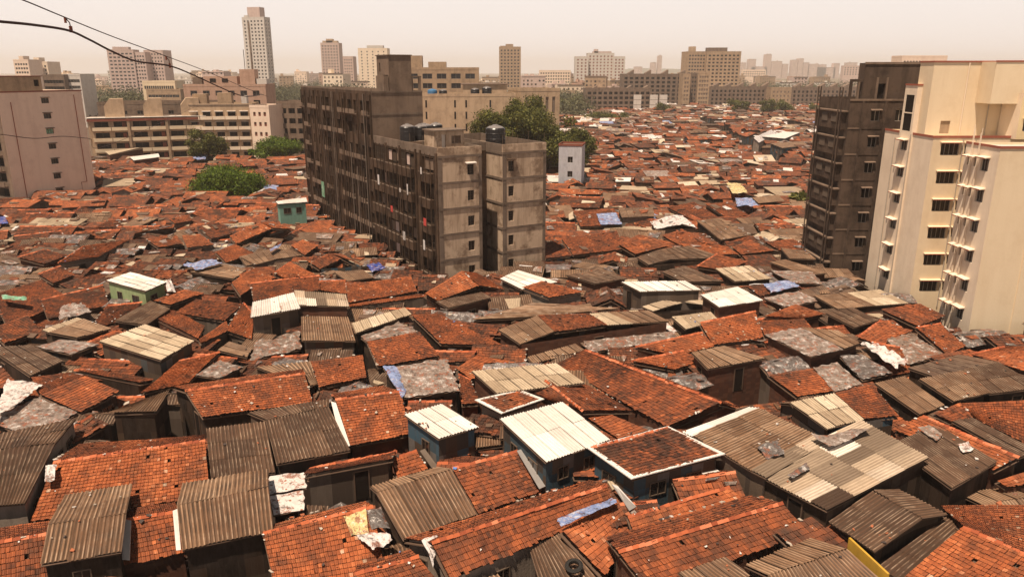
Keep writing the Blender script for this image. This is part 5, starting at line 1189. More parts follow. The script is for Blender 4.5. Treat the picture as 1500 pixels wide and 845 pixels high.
m = MB(); wallgrid(m, 1.6, 14, 23.2, 27.9, [(3.3, 4.2, 23.3, 25.6)], FR(.8), 'c_black', .4); shell(m, 1.6, 14, .8, 2.4, 23.2, 27.9, 'c_black', 'f'); m.box(3.3, 4.2, 1.15, 1.22, 23.3, 25.6, 'hole'); m.box(1.5, 14.1, .7, .798, 27.75, 28.0, 'c_brown'); m.box(3.05, 3.28, .65, .798, 23.3, 26.3, 'c_brown'); m.box(4.22, 4.4, .65, .798, 23.3, 26.3, 'c_brown'); SI.part('upper_wall', m)
m = MB(); m.box(.2, .45, 1.0, 1.3, 23.1, 25.8, 'c_black'); m.box(.2, 1.6, 1.0, 1.3, 25.8, 26.1, 'c_black'); m.box(1.1, 1.3, 1.0, 1.3, 23.1, 25.8, 'c_brown'); SI.part('roof_frame', m)
for z in zi: SI.copy(('window', 0), win_fn(1.0, 1.2, 2, 'pipe_l'), (2.6, .2, z+.8)); SI.copy(('sunshade', 0), shade_fn(1.0, .3, 'c_brown', None), (2.6, 0, z+2.02))
SI.copy(('window', 1), win_fn(2.0, 1.3, 4, 'pipe_l'), (5.4, .2, zi[6]+.8))
for z in [2.2+3.0*i for i in range(7)]:
    SI.copy(('balcony_ledge', 0), lambda mb: mb.box(-.75, -.002, .2, 8.6, 0, .16, 'c_brown'), (0, 0, z+2.2))
    SI.copy(('bay_front', 0), lambda mb: (mb.box(-.55, -.002, .6, 8.2, -2.0, .0, 'c_black')), (0, 0, z+2.2))
    for y in (1.8, 4.6):
        def g(mb):
            mb.box(-.60, -.56, 0, 1.6, 0, .9, 'c_black')
            for i in range(8): mb.box(-.64, -.6, i*.22, i*.22+.05, 0, .9, 'pipe')
        SI.copy(('window_grille', 0), g, (0, y, z+1.0))
for y in (.4, 1.2, 6.8, 7.6): SI.copy(('drain_pipe', 0), lambda mb: mb.tube([(-.85, 0, 2), (-.85, 0, 25.2)], .07, 'c_black', 6), (0, y, 0))
# ================================================================= pink block at the left (front normal points right-front)
ang = math.atan2(14.5, 7.4)
PK = Bld('pink_apartment_block', 'pale pink rendered block with one column of seven small windows at the left edge', 'apartment block', (-93.4, 141.5), ang)
W = 16.3; m = MB(); zp = [3.2+2.88*i for i in range(7)]
hp = [(8.0, 9.5, z+.6, z+1.6) for z in zp]
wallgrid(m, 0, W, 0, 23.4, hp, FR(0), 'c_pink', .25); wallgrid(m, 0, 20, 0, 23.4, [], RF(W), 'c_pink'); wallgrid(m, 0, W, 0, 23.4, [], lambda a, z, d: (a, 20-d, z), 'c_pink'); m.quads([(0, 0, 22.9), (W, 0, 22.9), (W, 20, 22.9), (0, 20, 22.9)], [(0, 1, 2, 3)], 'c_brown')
PK.part('wall', m)
m = MB(); hs = []
for z in zp:
    for a in (1.5, 6, 10.5, 15): hs.append((a, a+3.4, z+.9, z+2.5))
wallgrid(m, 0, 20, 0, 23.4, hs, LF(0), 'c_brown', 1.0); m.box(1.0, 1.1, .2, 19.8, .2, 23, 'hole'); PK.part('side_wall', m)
for i, z in enumerate(zp):
    PK.copy(('window', i == 4), win_fn(1.5, 1.0, 3, 'framed', 'tarp_green' if i == 4 else 'pane', 0), (8.0, .22, z+.6)); PK.copy(('sunshade', 0), shade_fn(1.5, .3, 'c_brown', None), (8.0, 0, z+1.65))
    for a in (1.5, 6, 10.5, 15): PK.copy(('balcony', 0), lambda mb: (mb.box(-.7, -.6, 0, 3.4, 0, .9, 'c_brown'), mb.box(-.6, -.002, 0, 3.4, 0, .1, 'c_brown')), (0, a, z))
m = MB(); m.tube([(2.2, -.08, 3), (2.2, -.08, 21.5)], .06, 'c_redtrim', cap=False); m.tube([(14.6, -.08, 5.4), (14.6, -.08, 22.5)], .06, 'c_redtrim', cap=False); m.tube([(14.6, -.08, 5.4), (13.4, -.08, 5.4), (13.4, -.08, 3)], .06, 'c_redtrim', cap=False); PK.part('drain_pipe', m)
m = MB(); m.box(-.1, W+.1, -.1, -.002, 23.2, 23.45, 'c_rust'); PK.part('roof_edge', m)
m = MB(); wallgrid(m, 2.5, 10.5, 22.9, 26.0, [(9.0, 10.0, 24.2, 25.4)], FR(3), 'c_ochre', .3); shell(m, 2.5, 10.5, 3, 8, 22.9, 26, 'c_ochre', 'f'); m.box(9.0, 10.0, 3.25, 3.3, 24.2, 25.4, 'hole'); m.box(-6, 2.5, 3.4, 8, 22.9, 25.4, 'c_ochre'); m.box(2.3, 10.7, 2.8, 8.2, 26.0, 26.15, 'c_rust'); PK.part('roof_room', m)
# ================================================================= simple faceted buildings with real window openings
def block(name, label, O, ang, w, d, h, mat, rows, cols, win=(1.4, 1.2), z0=1.5, fh=3.0, pane='pane', side=None, balc=None, extras=None, group=None, x0=.8, frame='frame', shade=None, smat=None, cap=True, maxw=100, panes=2, roofm='c_band', depth=.25):
    B = Bld(name, label, 'building', O, ang, group); m = MB(); H = []; step = (w-2*x0)/max(1, cols)
    pos = []
    for r_ in range(rows):
        for c_ in range(cols):
            a = x0+c_*step+(step-win[0])/2; z = z0+r_*fh; H.append((a, a+win[0], z, z+win[1])); pos.append((a, z))
    wallgrid(m, 0, w, 0, h, H, FR(0), mat, depth); HS = []
    sc = max(1, int((d-1)/step)) if side else 0; sstep = (d-1.2)/max(1, sc)
    for sd in (side or ''):
        HS = []
        for r_ in range(rows):
            for c_ in range(sc):
                a = .6+c_*sstep+(sstep-win[0]*.8)/2; z = z0+r_*fh; HS.append((a, a+win[0]*.8, z, z+win[1]))
        T = LF(0) if sd == 'l' else RF(w); wallgrid(m, 0, d, 0, h, HS, T, smat or mat, depth)
        xx = depth if sd == 'l' else w-depth; m.box(xx-.02, xx+.02, .3, d-.3, .5, h-.4, pane)
    for nm, T, a1 in (('l', LF(0), d), ('r', RF(w), d), ('b', lambda a, z, dd: (a, d-dd, z), w)):
        if not side or nm not in side: wallgrid(m, 0, a1, 0, h, [], T, smat or mat)
    m.quads([(0, 0, h), (w, 0, h), (w, d, h), (0, d, h)], [(0, 1, 2, 3)], roofm)
    B.part('wall', m)
    if cap: m = MB(); parapet(m, -.05, w+.05, -.05, d+.05, h+.002, .8, mat); B.part('parapet', m)
    ex = None
    for i, (a, z) in enumerate(pos):
        if i < maxw: B.copy(('window', 0), win_fn(win[0], win[1], panes, frame, pane), (a, depth-.03, z))
        else:
            if ex is None: ex = MB()
            ex.box(a, a+win[0], depth-.03, depth+.02, z, z+win[1], pane)
        if shade and i < maxw: B.copy(('sunshade', 0), shade_fn(win[0], .5, shade, None), (a, 0, z+win[1]+.05))
    if ex: o = B.part('windows', ex); o['kind'] = 'stuff'
    if balc:
        for r_ in range(rows):
            for c_ in range(cols):
                if r_*cols+c_ < maxw: B.copy(('balcony', 0), lambda mb: (mb.box(.1, step-.1, -1.0, -.88, -.1, .85, balc), mb.box(.1, step-.1, -.88, -.003, -.1, .05, balc), mb.box(.1, .2, -.88, -.003, .05, .85, balc), mb.box(step-.2, step-.1, -.88, -.003, .05, .85, balc)), (x0+c_*step, 0, z0+r_*fh-.85))
    if extras: extras(B)
    return B
def atan_x(px, py, Y): return at_y(px, py, Y).x
# balconied flats at the left (three bays, water tank towers)
ang = math.atan2(20, 19.4)*.55
ang2 = R(24)
def flats_ex(B):
    L = 31.0
    for i in range(3):
        x = 1.5+i*10.0
        m = MB(); m.poly([(x+1.5, .4, 14.9), (x+6, .4, 14.9), (x+6, .4, 19.6), (x+3, .4, 19.6), (x, .4, 17.4)][::1], 'c_ochre') if False else None
        z0 = 14.3; pr = [(x+3.0, z0), (x+8.0, z0), (x+8.0, z0+5.2), (x+4.6, z0+5.2), (x+3.0, z0+3.2)]
        m = MB(); n = len(pr); m.poly([(a, .3, z) for a, z in pr], 'c_beige'); m.poly([(a, 4.5, z) for a, z in pr][::-1], 'c_beige')
        for k in range(n): a, b_ = pr[k], pr[(k+1) % n]; m.quads([(a[0], .3, a[1]), (b_[0], .3, b_[1]), (b_[0], 4.5, b_[1]), (a[0], 4.5, a[1])], [(0, 1, 2, 3)], 'c_beige')
        B.part('tank_tower', m)
        m = MB(); m.box(x+8.3, x+9.0, -1.2, -.01, 0, 14.4, 'c_ochre'); B.part('pilaster', m)
        for z in (2.2, 5.2, 8.2, 11.2): B.copy(('stair_window', 0), lambda mb: mb.box(0, 1.0, -.06, .1, 0, 1.8, 'c_rust'), (x+7.0, 0, z))
    m = MB(); m.box(-.2, L, -1.3, -.01, 13.4, 14.0, 'c_rust'); m.box(-.2, L, -1.35, 2.5, 14.301, 14.42, 'c_offwhite'); B.part('roof_edge', m)
block('balconied_flats', 'ochre four storey flats with cream balconies, red trim and three tank towers', (-119, 217), ang2, 31, 10, 14.3, 'c_beige', 4, 6, (3.6, 1.5), 2.7, 3.0, 'hole', None, 'c_cream', flats_ex, None, .8, 'framed', depth=.9, cap=False)
def crm_ex(B):
    m = MB(); m.box(2, 6, 2, 5, 16.95, 20.5, 'c_ochre'); m.box(9, 13, 2, 5, 16.95, 20.8, 'c_ochre'); m.box(16, 17.5, 1, 4, 16.95, 20.0, 'c_offwhite'); m.box(0, 20, -.1, 0-.01, 17.2, 17.5, 'c_band'); B.part('roof_rooms', m)
block('cream_flats', 'cream six storey flats with grey window awnings behind the bushy tree', (-96, 228), R(8), 19, 12, 17.0, 'c_beige', 5, 5, (2.2, 1.3), 2.4, 2.95, 'hole', None, 'c_cream2', crm_ex, None, .6, 'framed', 'c_offwhite', depth=.5)
block('cream_flats', 'pale slim flats end wall with many small red brown windows near the round tree', (-77.5, 229.5), R(-12), 6.2, 10, 16.6, 'c_pink', 5, 3, (.8, 1.2), 2.6, 2.9, 'c_rust', None, None, None, None, .6, 'framed')
def pnk_ex(B):
    m = MB(); m.box(18, 23, 3, 8, 21.95, 27.6, 'c_salmon'); m.box(23.5, 26.8, 3, 7, 21.95, 24.5, 'c_offwhite'); m.box(6, 17, 3, 8, 21.95, 25.3, 'c_salmon'); m.box(8, 10, 2.9, 2.98, 23.4, 24.6, 'hole'); m.box(12, 14, 2.9, 2.98, 23.4, 24.6, 'hole'); m.tube([(19.5, 5, 27.5), (19.5, 5, 34)], .12, 'framed', 6, False); m.tube([(22, 5, 27.5), (22, 5, 33)], .12, 'framed', 6, False); m.box(2, 5, 4, 6, 21.95, 25, 'c_brown'); B.part('roof_rooms', m)
block('salmon_flats', 'salmon pink flats with stepped roof rooms and aerial masts', (-110, 262), R(4), 27, 14, 22.0, 'c_salmon', 6, 6, (2.2, 1.7), 3.5, 3.1, 'pane', None, None, pnk_ex, None, 1.2)
block('grey_flats', 'dark grimy flats with a pale side strip left of the concrete block', (-71.5, 236), R(-6), 9.4, 9, 17.5, 'c_brown', 5, 3, (2.0, 1.6), 2.6, 3.0, 'hole', 'r', None, None, None, .6, 'framed', smat='c_offwhite', depth=.7)
block('old_roofs_house', 'weathered low building with tank rooms behind the balconied flats', (-128, 240), R(10), 38, 14, 17.0, 'c_brown', 1, 8, (1.6, 1.2), 14.0, 3, 'pane')
# beige institution behind the concrete block
def ins_ex(B):
    m = MB(); m.box(17, 29, 5, 14, 20.35, 23.4, 'c_beige'); m.box(16.5, 29.5, 4.6, 14.4, 23.41, 23.7, 'c_brown'); B.part('roof_room', m)
    m = MB()
    for x in (1.6, 3.0, 6.8, 14.5, 17.5, 24): 
        for z in (5, 8.2, 11.4, 14.6, 17.6): m.box(x, x+.45, -.03, .3, z, z+1.9, 'pane')
    B.part('slit_windows', m)
block('institution_block', 'plain beige long building with slit windows and rooftop tanks behind the concrete block', (-30, 208), R(4), 31, 16, 20.4, 'c_beige', 0, 0, extras=ins_ex)
block('institution_wing', 'beige annex with tall narrow recesses behind the big tree', (2.5, 216), R(18), 11.5, 12, 21.6, 'c_beige', 1, 5, (.9, 4.6), 15.5, 3, 'c_brown', None)
def up_ex(B):
    m = MB(); m.box(1, 6, 3, 8, 27.35, 32, 'c_ochre'); m.box(8, 14, 3, 8, 27.35, 30, 'c_ochre'); B.part('roof_rooms', m)
block('ochre_flats', 'ochre flats with wide dark strip windows behind the stair tower', (-36, 262), R(3), 25, 12, 27.4, 'c_ochre', 8, 5, (3.2, 1.7), 2.8, 3.1, 'pane', None, None, up_ex, None, .6)
water_tank(-21.5, 211, 20.4, 1.3, 1.8, 'blue water tank on the beige institution roof', 'tankblue', None)
water_tank(-18.6, 211, 20.4, 1.1, 1.7, 'dark water tank beside the blue one on the beige roof')
water_tank(-10.0, 211.5, 20.4, 1.2, 2.0, 'left dark tank of the pair on the beige institution roof')
water_tank(-6.8, 211.5, 20.4, 1.3, 2.4, 'right dark tank of the pair on the beige institution roof')
# small pale blue house
def kb_ex(B):
    m = MB(); parapet(m, -.1, 5.1, -.1, 5.6, 11.6, .4, 'c_rust'); B.part('roof_kerb', m)
block('narrow_house', 'narrow pale blue three storey house with brick red roof kerb right of the concrete towers', (10.1, 165), R(-12), 5.0, 5.5, 11.6, 'w_paleblue', 3, 1, (1.1, 1.3), 1.8, 3.1, 'pane', None, None, kb_ex, None, .3, cap=False)
# mid distance brown ranges
def tr_ex(n, w, h, mat='c_brown'):
    def f(B):
        m = MB()
        for i in range(n):
            x = (i+.5)*w/n; m.hexa([(x-2.2, 1, h), (x+2.2, 1, h), (x+2.2, 7, h), (x-2.2, 7, h), (x-2.2, 1, h+1.4), (x+2.2, 1, h+4), (x+2.2, 7, h+4), (x-2.2, 7, h+1.4)], mat)
        B.part('stair_heads', m)
    return f
def rng(label, px0, px1, pytop, Y, ang, mat, rows, cols, win, fh=3.0, **k):
    a = at_y(px0, pytop, Y); b_ = at_y(px1, pytop, Y); h = a.z; w = (b_.x-a.x)/math.cos(ang)
    return block(k.pop('name', 'apartment_range'), label, (a.x, Y), ang, w, k.pop('d', 12), h, mat, rows, cols, win, max(.8, h-rows*fh-.3), fh, **k)
rng('front low brown range of flats in the middle distance with three pale stair panels', 858, 956, 131, 500, R(3), 'c_brown', 4, 12, (2.2, 1.7), pane='hole', extras=tr_ex(4, 44, 14.2), depth=.8, frame='framed')
rng('taller dark range of flats behind the front low brown range', 912, 1010, 110, 590, R(2), 'c_brown', 7, 12, (2.4, 1.8), pane='hole', extras=tr_ex(4, 52, 24), depth=.8, frame='framed')
rng('yellowish end block right of the taller dark range', 1001, 1012, 110, 575, R(2), 'c_ochre', 6, 2, (1.2, 1.6), pane='c_brown', name='apartment_block')
rng('brown end block wedged between two yellowish blocks', 1012, 1023, 109, 582, R(2), 'c_brown', 7, 2, (1.2, 1.6), name='apartment_block')
rng('rightmost of the yellowish end blocks, streaked', 1023, 1040, 108, 572, R(-8), 'c_ochre', 7, 4, (1.2, 1.7), pane='c_brown', name='apartment_block', side='r')
rng('long brown range with slanted stair heads, nearest the bald grey tower', 1040, 1130, 129, 600, R(1), 'c_brown', 4, 14, (1.6, 1.8), pane='hole', extras=tr_ex(5, 48, 14.6), depth=.6, frame='framed')
rng('ochre section of the long brown range', 1130, 1160, 130, 590, R(1), 'c_ochre', 4, 5, (1.2, 1.6), pane='c_brown')
rng('long brown range with slanted stair heads running behind the sooty tower', 1160, 1262, 130, 598, R(-1), 'c_brown', 4, 16, (1.6, 1.8), pane='hole', extras=tr_ex(6, 56, 14.2), depth=.6, frame='framed')
for i, px in enumerate((934, 958, 972)):
    a = at_y(px, 140, 497); m = MB(); m.box(-2.4, 2.4, -.5, .5, 0, 12.5, 'c_offwhite')
    for z in (3.1, 6.2, 9.3): m.box(-2.45, 2.45, -.53, -.5, z, z+.25, 'c_brown')
    o = m.build('stair_panel_tower'); o.location = (a.x, 497, 0); tag(o, ['leftmost', 'middle', 'rightmost'][i]+' of three pale stair panels before the brown range', 'stair tower')
def twr(label, px0, px1, pytop, Y, mat, rows, cols, win=(1.4, 1.5), fh=3.0, ang=0, side=None, top=None, smat=None, name='high_rise_tower', pane='pane', d=18, balc=None, frame='frame', **k):
    def ex(B, w=None):
        if top:
            m = MB()
            for (x0, x1, dz, mt) in top: W_l = B.W; m.box(x0*W_l, x1*W_l, 2, 10, B.H+.01, B.H+dz, mt)
            B.part('roof_rooms', m)
    a = at_y(px0, pytop, Y); b_ = at_y(px1, pytop, Y); h = a.z; w = (b_.x-a.x)/math.cos(ang)
    def ex2(B): B.W = w; B.H = h; ex(B)
    return block(name, label, (a.x, Y), ang, w, d, h, mat, rows, cols, win, h-rows*fh-.5, fh, pane, side, balc, ex2, k.get('group'), .8, frame, None, smat, maxw=k.get('maxw', 100), panes=k.get('panes', 1))
twr('tall slim cream tower with round dark crown, tallest on the skyline', 354, 389, 27, 700, 'c_offwhite', 24, 6, (1.5, 1.5), 2.95, R(-14), 'r', [(.22, .78, 9, 'c_mauve'), (.05, .3, 2.5, 'c_offwhite')], d=10)
m = MB(); a = at_y(360, 27, 699); m.box(0, 1.6, -.4, 0, 0, a.z-3, 'c_brown'); o = m.build('dark_strip', None); o.parent = [x for x in bpy.data.objects if x.name == 'high_rise_tower'][0]; o.location = (5.4, -.05, 0)
twr('pinkish grey tower with many floors left of the white block pair', 469, 496, 64, 900, 'c_mauve', 14, 6, (1.6, 1.7), 3.2, 0, None, [(.1, .9, 3, 'c_beige'), (.3, .65, 5, 'c_beige')])
twr('broad cream tower with stepped top directly behind the stair tower', 524, 567, 72, 820, 'c_cream2', 14, 5, (1.2, 1.4), 3.0, 0, None, [(.3, .85, 3.5, 'c_offwhite')])
twr('small mauve tower between two pale towers', 502, 517, 84, 860, 'c_mauve', 11, 4, (1.2, 1.3), 3.1)
twr('brown tower alone above the trees in the centre', 731, 763, 70, 760, 'c_ochre', 14, 6, (1.7, 1.6), 3.0, 0, None, [(.3, .65, 3.2, 'c_ochre'), (.05, .3, 1.6, 'c_ochre')])
for lb, a_, b_, t_, rr, cc in (('left wing of the white three part complex', 843, 862, 84, 10, 3), ('right wing of the white three part complex', 899, 916, 84, 10, 3)):
    twr(lb, a_, b_, t_, 900, 'c_offwhite', rr, cc, (1.9, 1.8), 3.4, pane='c_rust')
twr('tall middle block of the white three part complex', 861, 900, 79, 906, 'c_offwhite', 11, 7, (1.7, 1.8), 3.4, 0, None, [(.2, .9, 2.6, 'c_mauve'), (.25, .4, 5, 'c_mauve')], pane='c_rust')
twr('left half of the big grey brown tower with roof box', 1008, 1036, 77, 700, 'c_ochre', 13, 6, (1.6, 1.4), 3.0, R(6), None, [(.2, .45, 5, 'c_beige')], frame='framed')
twr('right half of the big grey brown tower with balcony rows', 1036, 1085, 77, 696, 'c_ochre', 13, 8, (2.0, 1.5), 3.0, R(-4), None, [(.0, .6, 4, 'c_brown')], frame='framed', pane='hole')
twr('leftmost pinkish tower of the hazy group at far left', 19, 41, 89, 620, 'c_pink', 9, 5, (1.5, 1.5), 3.1, 0, None, [(.3, .6, 3.4, 'c_pink')])
twr('cream tower beside the leftmost pinkish tower', 42, 69, 92, 640, 'c_cream2', 9, 5, (1.5, 1.5), 3.1, 0, None, [(.2, .5, 4, 'c_cream2')])
twr('left tower of the tall grey pink trio, pale balconies', 156, 192, 74, 700, 'c_mauve', 14, 6, (2.2, 1.4), 3.1, R(10), None, [(.2, .8, 3, 'c_mauve')])
twr('middle tower of the tall grey pink trio', 194, 212, 78, 705, 'c_mauve', 13, 4, (1.5, 1.5), 3.1)
twr('right broad tower of the tall grey pink trio', 210, 238, 75, 715, 'c_mauve', 13, 6, (1.2, 1.5), 3.1)
rng('grimy mid rise flats with balconies behind the pink block', 62, 92, 112, 380, R(4), 'c_brown', 4, 6, (2.2, 1.5), name='mid_rise_flats', pane='hole', frame='framed')
rng('whitish mid rise flats next to the grimy flats', 92, 118, 111, 385, R(-3), 'c_offwhite', 4, 5, (1.8, 1.5), name='mid_rise_flats')
rng('low cream government building with arches below the grey pink trio', 208, 256, 121, 400, 0, 'c_cream', 1, 14, (.9, 1.6), name='civic_building')
rng('low ochre sheds beside the cream civic building', 214, 264, 133, 390, 0, 'c_ochre', 1, 9, (1.6, 1.3), name='civic_building')
rng('long low wall like building on the far side of the trees', 780, 845, 134, 620, 0, 'c_beige', 1, 12, (1.5, 1.2), name='long_shed', d=8)
rng('pale flat topped hotel far off behind the cream tower roof', 1322, 1388, 84, 420, 0, 'c_pink', 2, 14, (1.0, 1.4), name='hotel_block', fh=3)
rng('pinkish grey far block right of the big grey brown tower', 1088, 1122, 103, 1500, 0, 'c_pink', 3, 10, (2.2, 2.2), fh=4, name='far_block')
rng('light far block with curved top near the sooty tower', 1236, 1270, 97, 1500, 0, 'c_mauve', 4, 8, (2.2, 2.2), fh=4, name='far_block')
rng('pinkish towers cluster left of the white complex', 790, 836, 104, 1000, 0, 'c_pink', 4, 12, (1.8, 1.8), fh=3.6, name='far_block')
rng('pale pink far slab between the beige annex and brown tower', 632, 652, 100, 1000, 0, 'c_pink', 5, 5, (1.8, 1.8), fh=3.6, name='far_block')
# indistinct far sprawl: separate simple blocks sharing one label
def simple_far(px, Y, w, h, d, mat, ang, tall):
    m = MB(); shell(m, -w/2, w/2, 0, d, 0, h, mat); nf = max(2, int(h/3.3)); nc = max(2, int(w/3.6))
    for r_ in range(nf):
        for c_ in range(nc):
            if rnd.random() < .9: x = -w/2+(c_+.5)*w/nc; z = 1.2+r_*3.3; m.box(x-.8, x+.8, -.08, .02, z, min(h-.4, z+1.6), rnd.choice(['pane', 'c_brown', 'c_brown', 'hole']))
    for q in range(rnd.randint(0, 2)): x = rnd.uniform(-w*.35, w*.35); m.box(x-1.6, x+1.6, 2, 6, h+.01, h+rnd.uniform(1.5, 4), mat)
    m.box(-w/2-.2, w/2+.2, -.3, .0-.01, h-.5, h+.4, rnd.choice(['c_brown', mat]))
    o = m.build('hazy_high_rise' if tall else 'hazy_low_block'); a = at_y(px, 105, Y); o.location = (a.x, Y, 0); o.rotation_euler = (0, 0, ang)
    if tall: return tag(o, 'pale silhouette of a high rise standing far off in the haze', 'high rise', 'high rises lost in the haze')
    return tag(o, 'small pale flats in the hazy built up belt before the skyline', 'building', 'small flats in the hazy distance')
for i in range(150):
    px = rnd.uniform(-10, 1270); Y = rnd.uniform(640, 1500)
    if 395 > px > 345 and Y < 720: continue
    simple_far(px, Y, rnd.uniform(14, 34), rnd.uniform(7, 23) if px > 600 else rnd.uniform(10, 28), 12, rnd.choice(['c_pink', 'c_mauve', 'c_offwhite', 'c_beige', 'c_ochre', 'c_salmon', 'c_cream2']), rnd.uniform(-.5, .5), False)
for px, pt, w in ((966, 82, 15), (957, 92, 20), (1088, 92, 22), (1101, 87, 28), (1124, 80, 24), (1137, 90, 40), (1150, 94, 22), (1163, 88, 22), (1172, 86, 20), (1180, 92, 24), (1191, 94, 40), (1204, 95, 30), (1225, 93, 22), (1247, 92, 40), (1060, 96, 30), (935, 98, 30), (1112, 98, 60), (1210, 99, 70)):
    Y = 3000; simple_far(px, Y, w, zat(pt, Y), 25, 'c_mauve', 0, True)
# ---------------------------------------------------------------- ground
m = MB(); m.quads([(-520, -60, 0), (620, -60, 0), (620, 700, 0), (-520, 700, 0)], [(0, 1, 2, 3)], 'ground'); g = m.build('ground'); g['kind'] = 'structure'
m = MB(); m.quads([(-9000, -300, -.05), (9000, -300, -.05), (9000, 9000, -.05), (-9000, 9000, -.05)], [(0, 1, 2, 3)], 'scrub'); g = m.build('terrain'); g['kind'] = 'structure'
# far hill beyond the white complex
m = MB(); V = []; F = []; n = 60
x0 = at_y(880, 104, 5200).x; x1 = at_y(1260, 104, 5200).x
for j in range(5):
    for i in range(n+1):
        u = i/n; h = (42*math.exp(-((u-.18)/.13)**2)+30*math.exp(-((u-.36)/.12)**2)+16*math.exp(-((u-.7)/.3)**2))*(1-abs(j-2)/2.6)+6*noise.noise(Vector((u*30, j, 0)))
        if j in (0, 4): h = -1
        V.append((x0+(x1-x0)*u, 5200+j*250, h))
F = [(j*(n+1)+i, j*(n+1)+i+1, (j+1)*(n+1)+i+1, (j+1)*(n+1)+i) for j in range(4) for i in range(n)]
m.quads(V, F, 'leaf_f'); g = m.build('hills'); g['kind'] = 'structure'
# ---------------------------------------------------------------- trees
def leaves(mb, centers, n, size, mat):
    """centers: list of (c, r). leaf quads scattered through each clump, denser near its surface"""
    tot = sum(r**2 for _, r in centers); V = []
    for c, r in centers:
        k = int(n*r*r/tot)
        d = nrg.normal(size=(k, 3)); d /= np.linalg.norm(d, axis=1)[:, None]
        rad = r*(nrg.random(k)**.38)*(1+.18*nrg.normal(size=k)); p = np.array(c)+d*rad[:, None]*np.array((1, 1, .72))
        nn = d+nrg.normal(size=(k, 3))*.65; nn /= np.linalg.norm(nn, axis=1)[:, None]
        a = np.cross(nn, nrg.normal(size=(k, 3))); a /= np.linalg.norm(a, axis=1)[:, None]; b_ = np.cross(nn, a)
        s = (size*nrg.uniform(.6, 1.4, k))[:, None]
        V.append(np.stack([p-a*s, p-b_*s*.55, p+a*s, p+b_*s*.55], 1).reshape(-1, 3))
    V = np.concatenate(V); mb.quads(V, np.arange(len(V)).reshape(-1, 4), mat)
def tree(name, label, x, y, w, h, zc, n, size, mat, nclump=26, trunk=.35, flat_=.6, group=None, seed=0):
    """w crown width, h crown height, zc crown bottom"""
    r0 = random.Random(seed+int(x*7+y)); t = thing(name, label, 'tree', (x, y, 0), 0, group); cl = []
    for i in range(nclump):
        th = r0.uniform(0, 6.283); rr = math.sqrt(r0.random())*.78; ph = r0.uniform(-.6, 1)
        k = math.sqrt(max(0, 1-rr*rr*.8)); c = (w/2*rr*math.cos(th), w/2*rr*math.sin(th), zc+h*.42+ph*h*.42*k)
        cl.append((c, r0.uniform(.10, .19)*w))
    mb = MB(); leaves(mb, cl, n, size, mat); mb.build('crown', t)
    mb = MB(); mb.tube([(0, 0, -.1), (.1*w*.1, .05, zc*.5), (0, 0, zc+h*.15)], [trunk*1.25, trunk, trunk*.8], 'bark', 9)
    for c, r in cl[::3]:
        p = Vector(c); s0 = Vector((0, 0, zc*.75+h*.05)); mid = s0.lerp(p, .5)+Vector((0, 0, -.03*w)); mb.tube([s0, mid, p], [trunk*.5, trunk*.3, trunk*.1], 'bark', 5)
    mb.build('trunk', t); return t
a = at_y(337, 270, 150); tree('rain_tree', 'low round bright green tree among the left tiled roofs', a.x, 150, 15.6, 7.4, 1.9, 42000, .19, 'leaf_b', 70)
a = at_y(300, 200, 208); tree('bushy_tree', 'tall bushy olive tree in front of the balconied flats', a.x, 208, 11.0, 9.5, 3.2, 15000, .24, 'leaf', 26)
a = at_y(404, 207, 214); tree('bushy_tree', 'broad low tree left of the concrete block, top of the shanty rows', a.x, 214, 15, 5.4, 3.5, 14000, .24, 'leaf_b', 26)
a = at_y(371, 210, 216); tree('bushy_tree', 'small sapling left of the broad low tree', a.x, 216, 4, 3.6, 3.0, 2500, .24, 'leaf_b', 8)
for (px, Y, w, h, zc, lb) in ((750, 186, 17, 16, 5.0, 'large olive tree crown nearest the beige annex, left of the big cluster'), (802, 183, 17, 15.5, 3.5, 'middle tree of the big cluster behind the concrete towers'), (838, 188, 13, 13, 3.0, 'right end tree of the big cluster behind the concrete towers'), (722, 190, 12, 13, 5.0, 'left end tree of the big cluster beside the beige institution'), (776, 196, 19, 16.5, 6, 'tallest tree of the big cluster')):
    a = at_y(px, 200, Y); tree('bushy_tree', lb, a.x, Y, w, h, zc, int(1100*w), .27, 'leaf', 34, .4, group='big tree cluster behind the concrete towers')
for k, (px, Y, w, h, zc) in enumerate(((972, 470, 14, 7, 2), (880, 400, 20, 5, 1.5), (1080, 470, 16, 9, 2), (1128, 465, 15, 10, 2), (1145, 470, 17, 9, 2), (1205, 480, 22, 7, 2), (905, 395, 14, 4, 2), (850, 520, 22, 9, 3), (830, 480, 18, 8, 3), (1186, 140, 5, 3.4, 2.4))):
    lb = ['small pale tree before the brown range', 'low spreading green patch of tree right of the big cluster', 'round tree at the foot of the big grey tower', 'left tree of the bushy pair before the ochre section', 'right tree of the bushy pair before the ochre section', 'low tree before the range behind the sooty tower', 'low scrubby tree among far tin roofs', 'tree left of the low brown range', 'tree behind the big cluster near the long wall', 'palm like tree hugging the sooty tower'][k]
    a = at_y(px, 160, Y); tree('distant_tree', lb, a.x, Y, w, h, zc, 2600, .45, 'leaf', 14, .3)
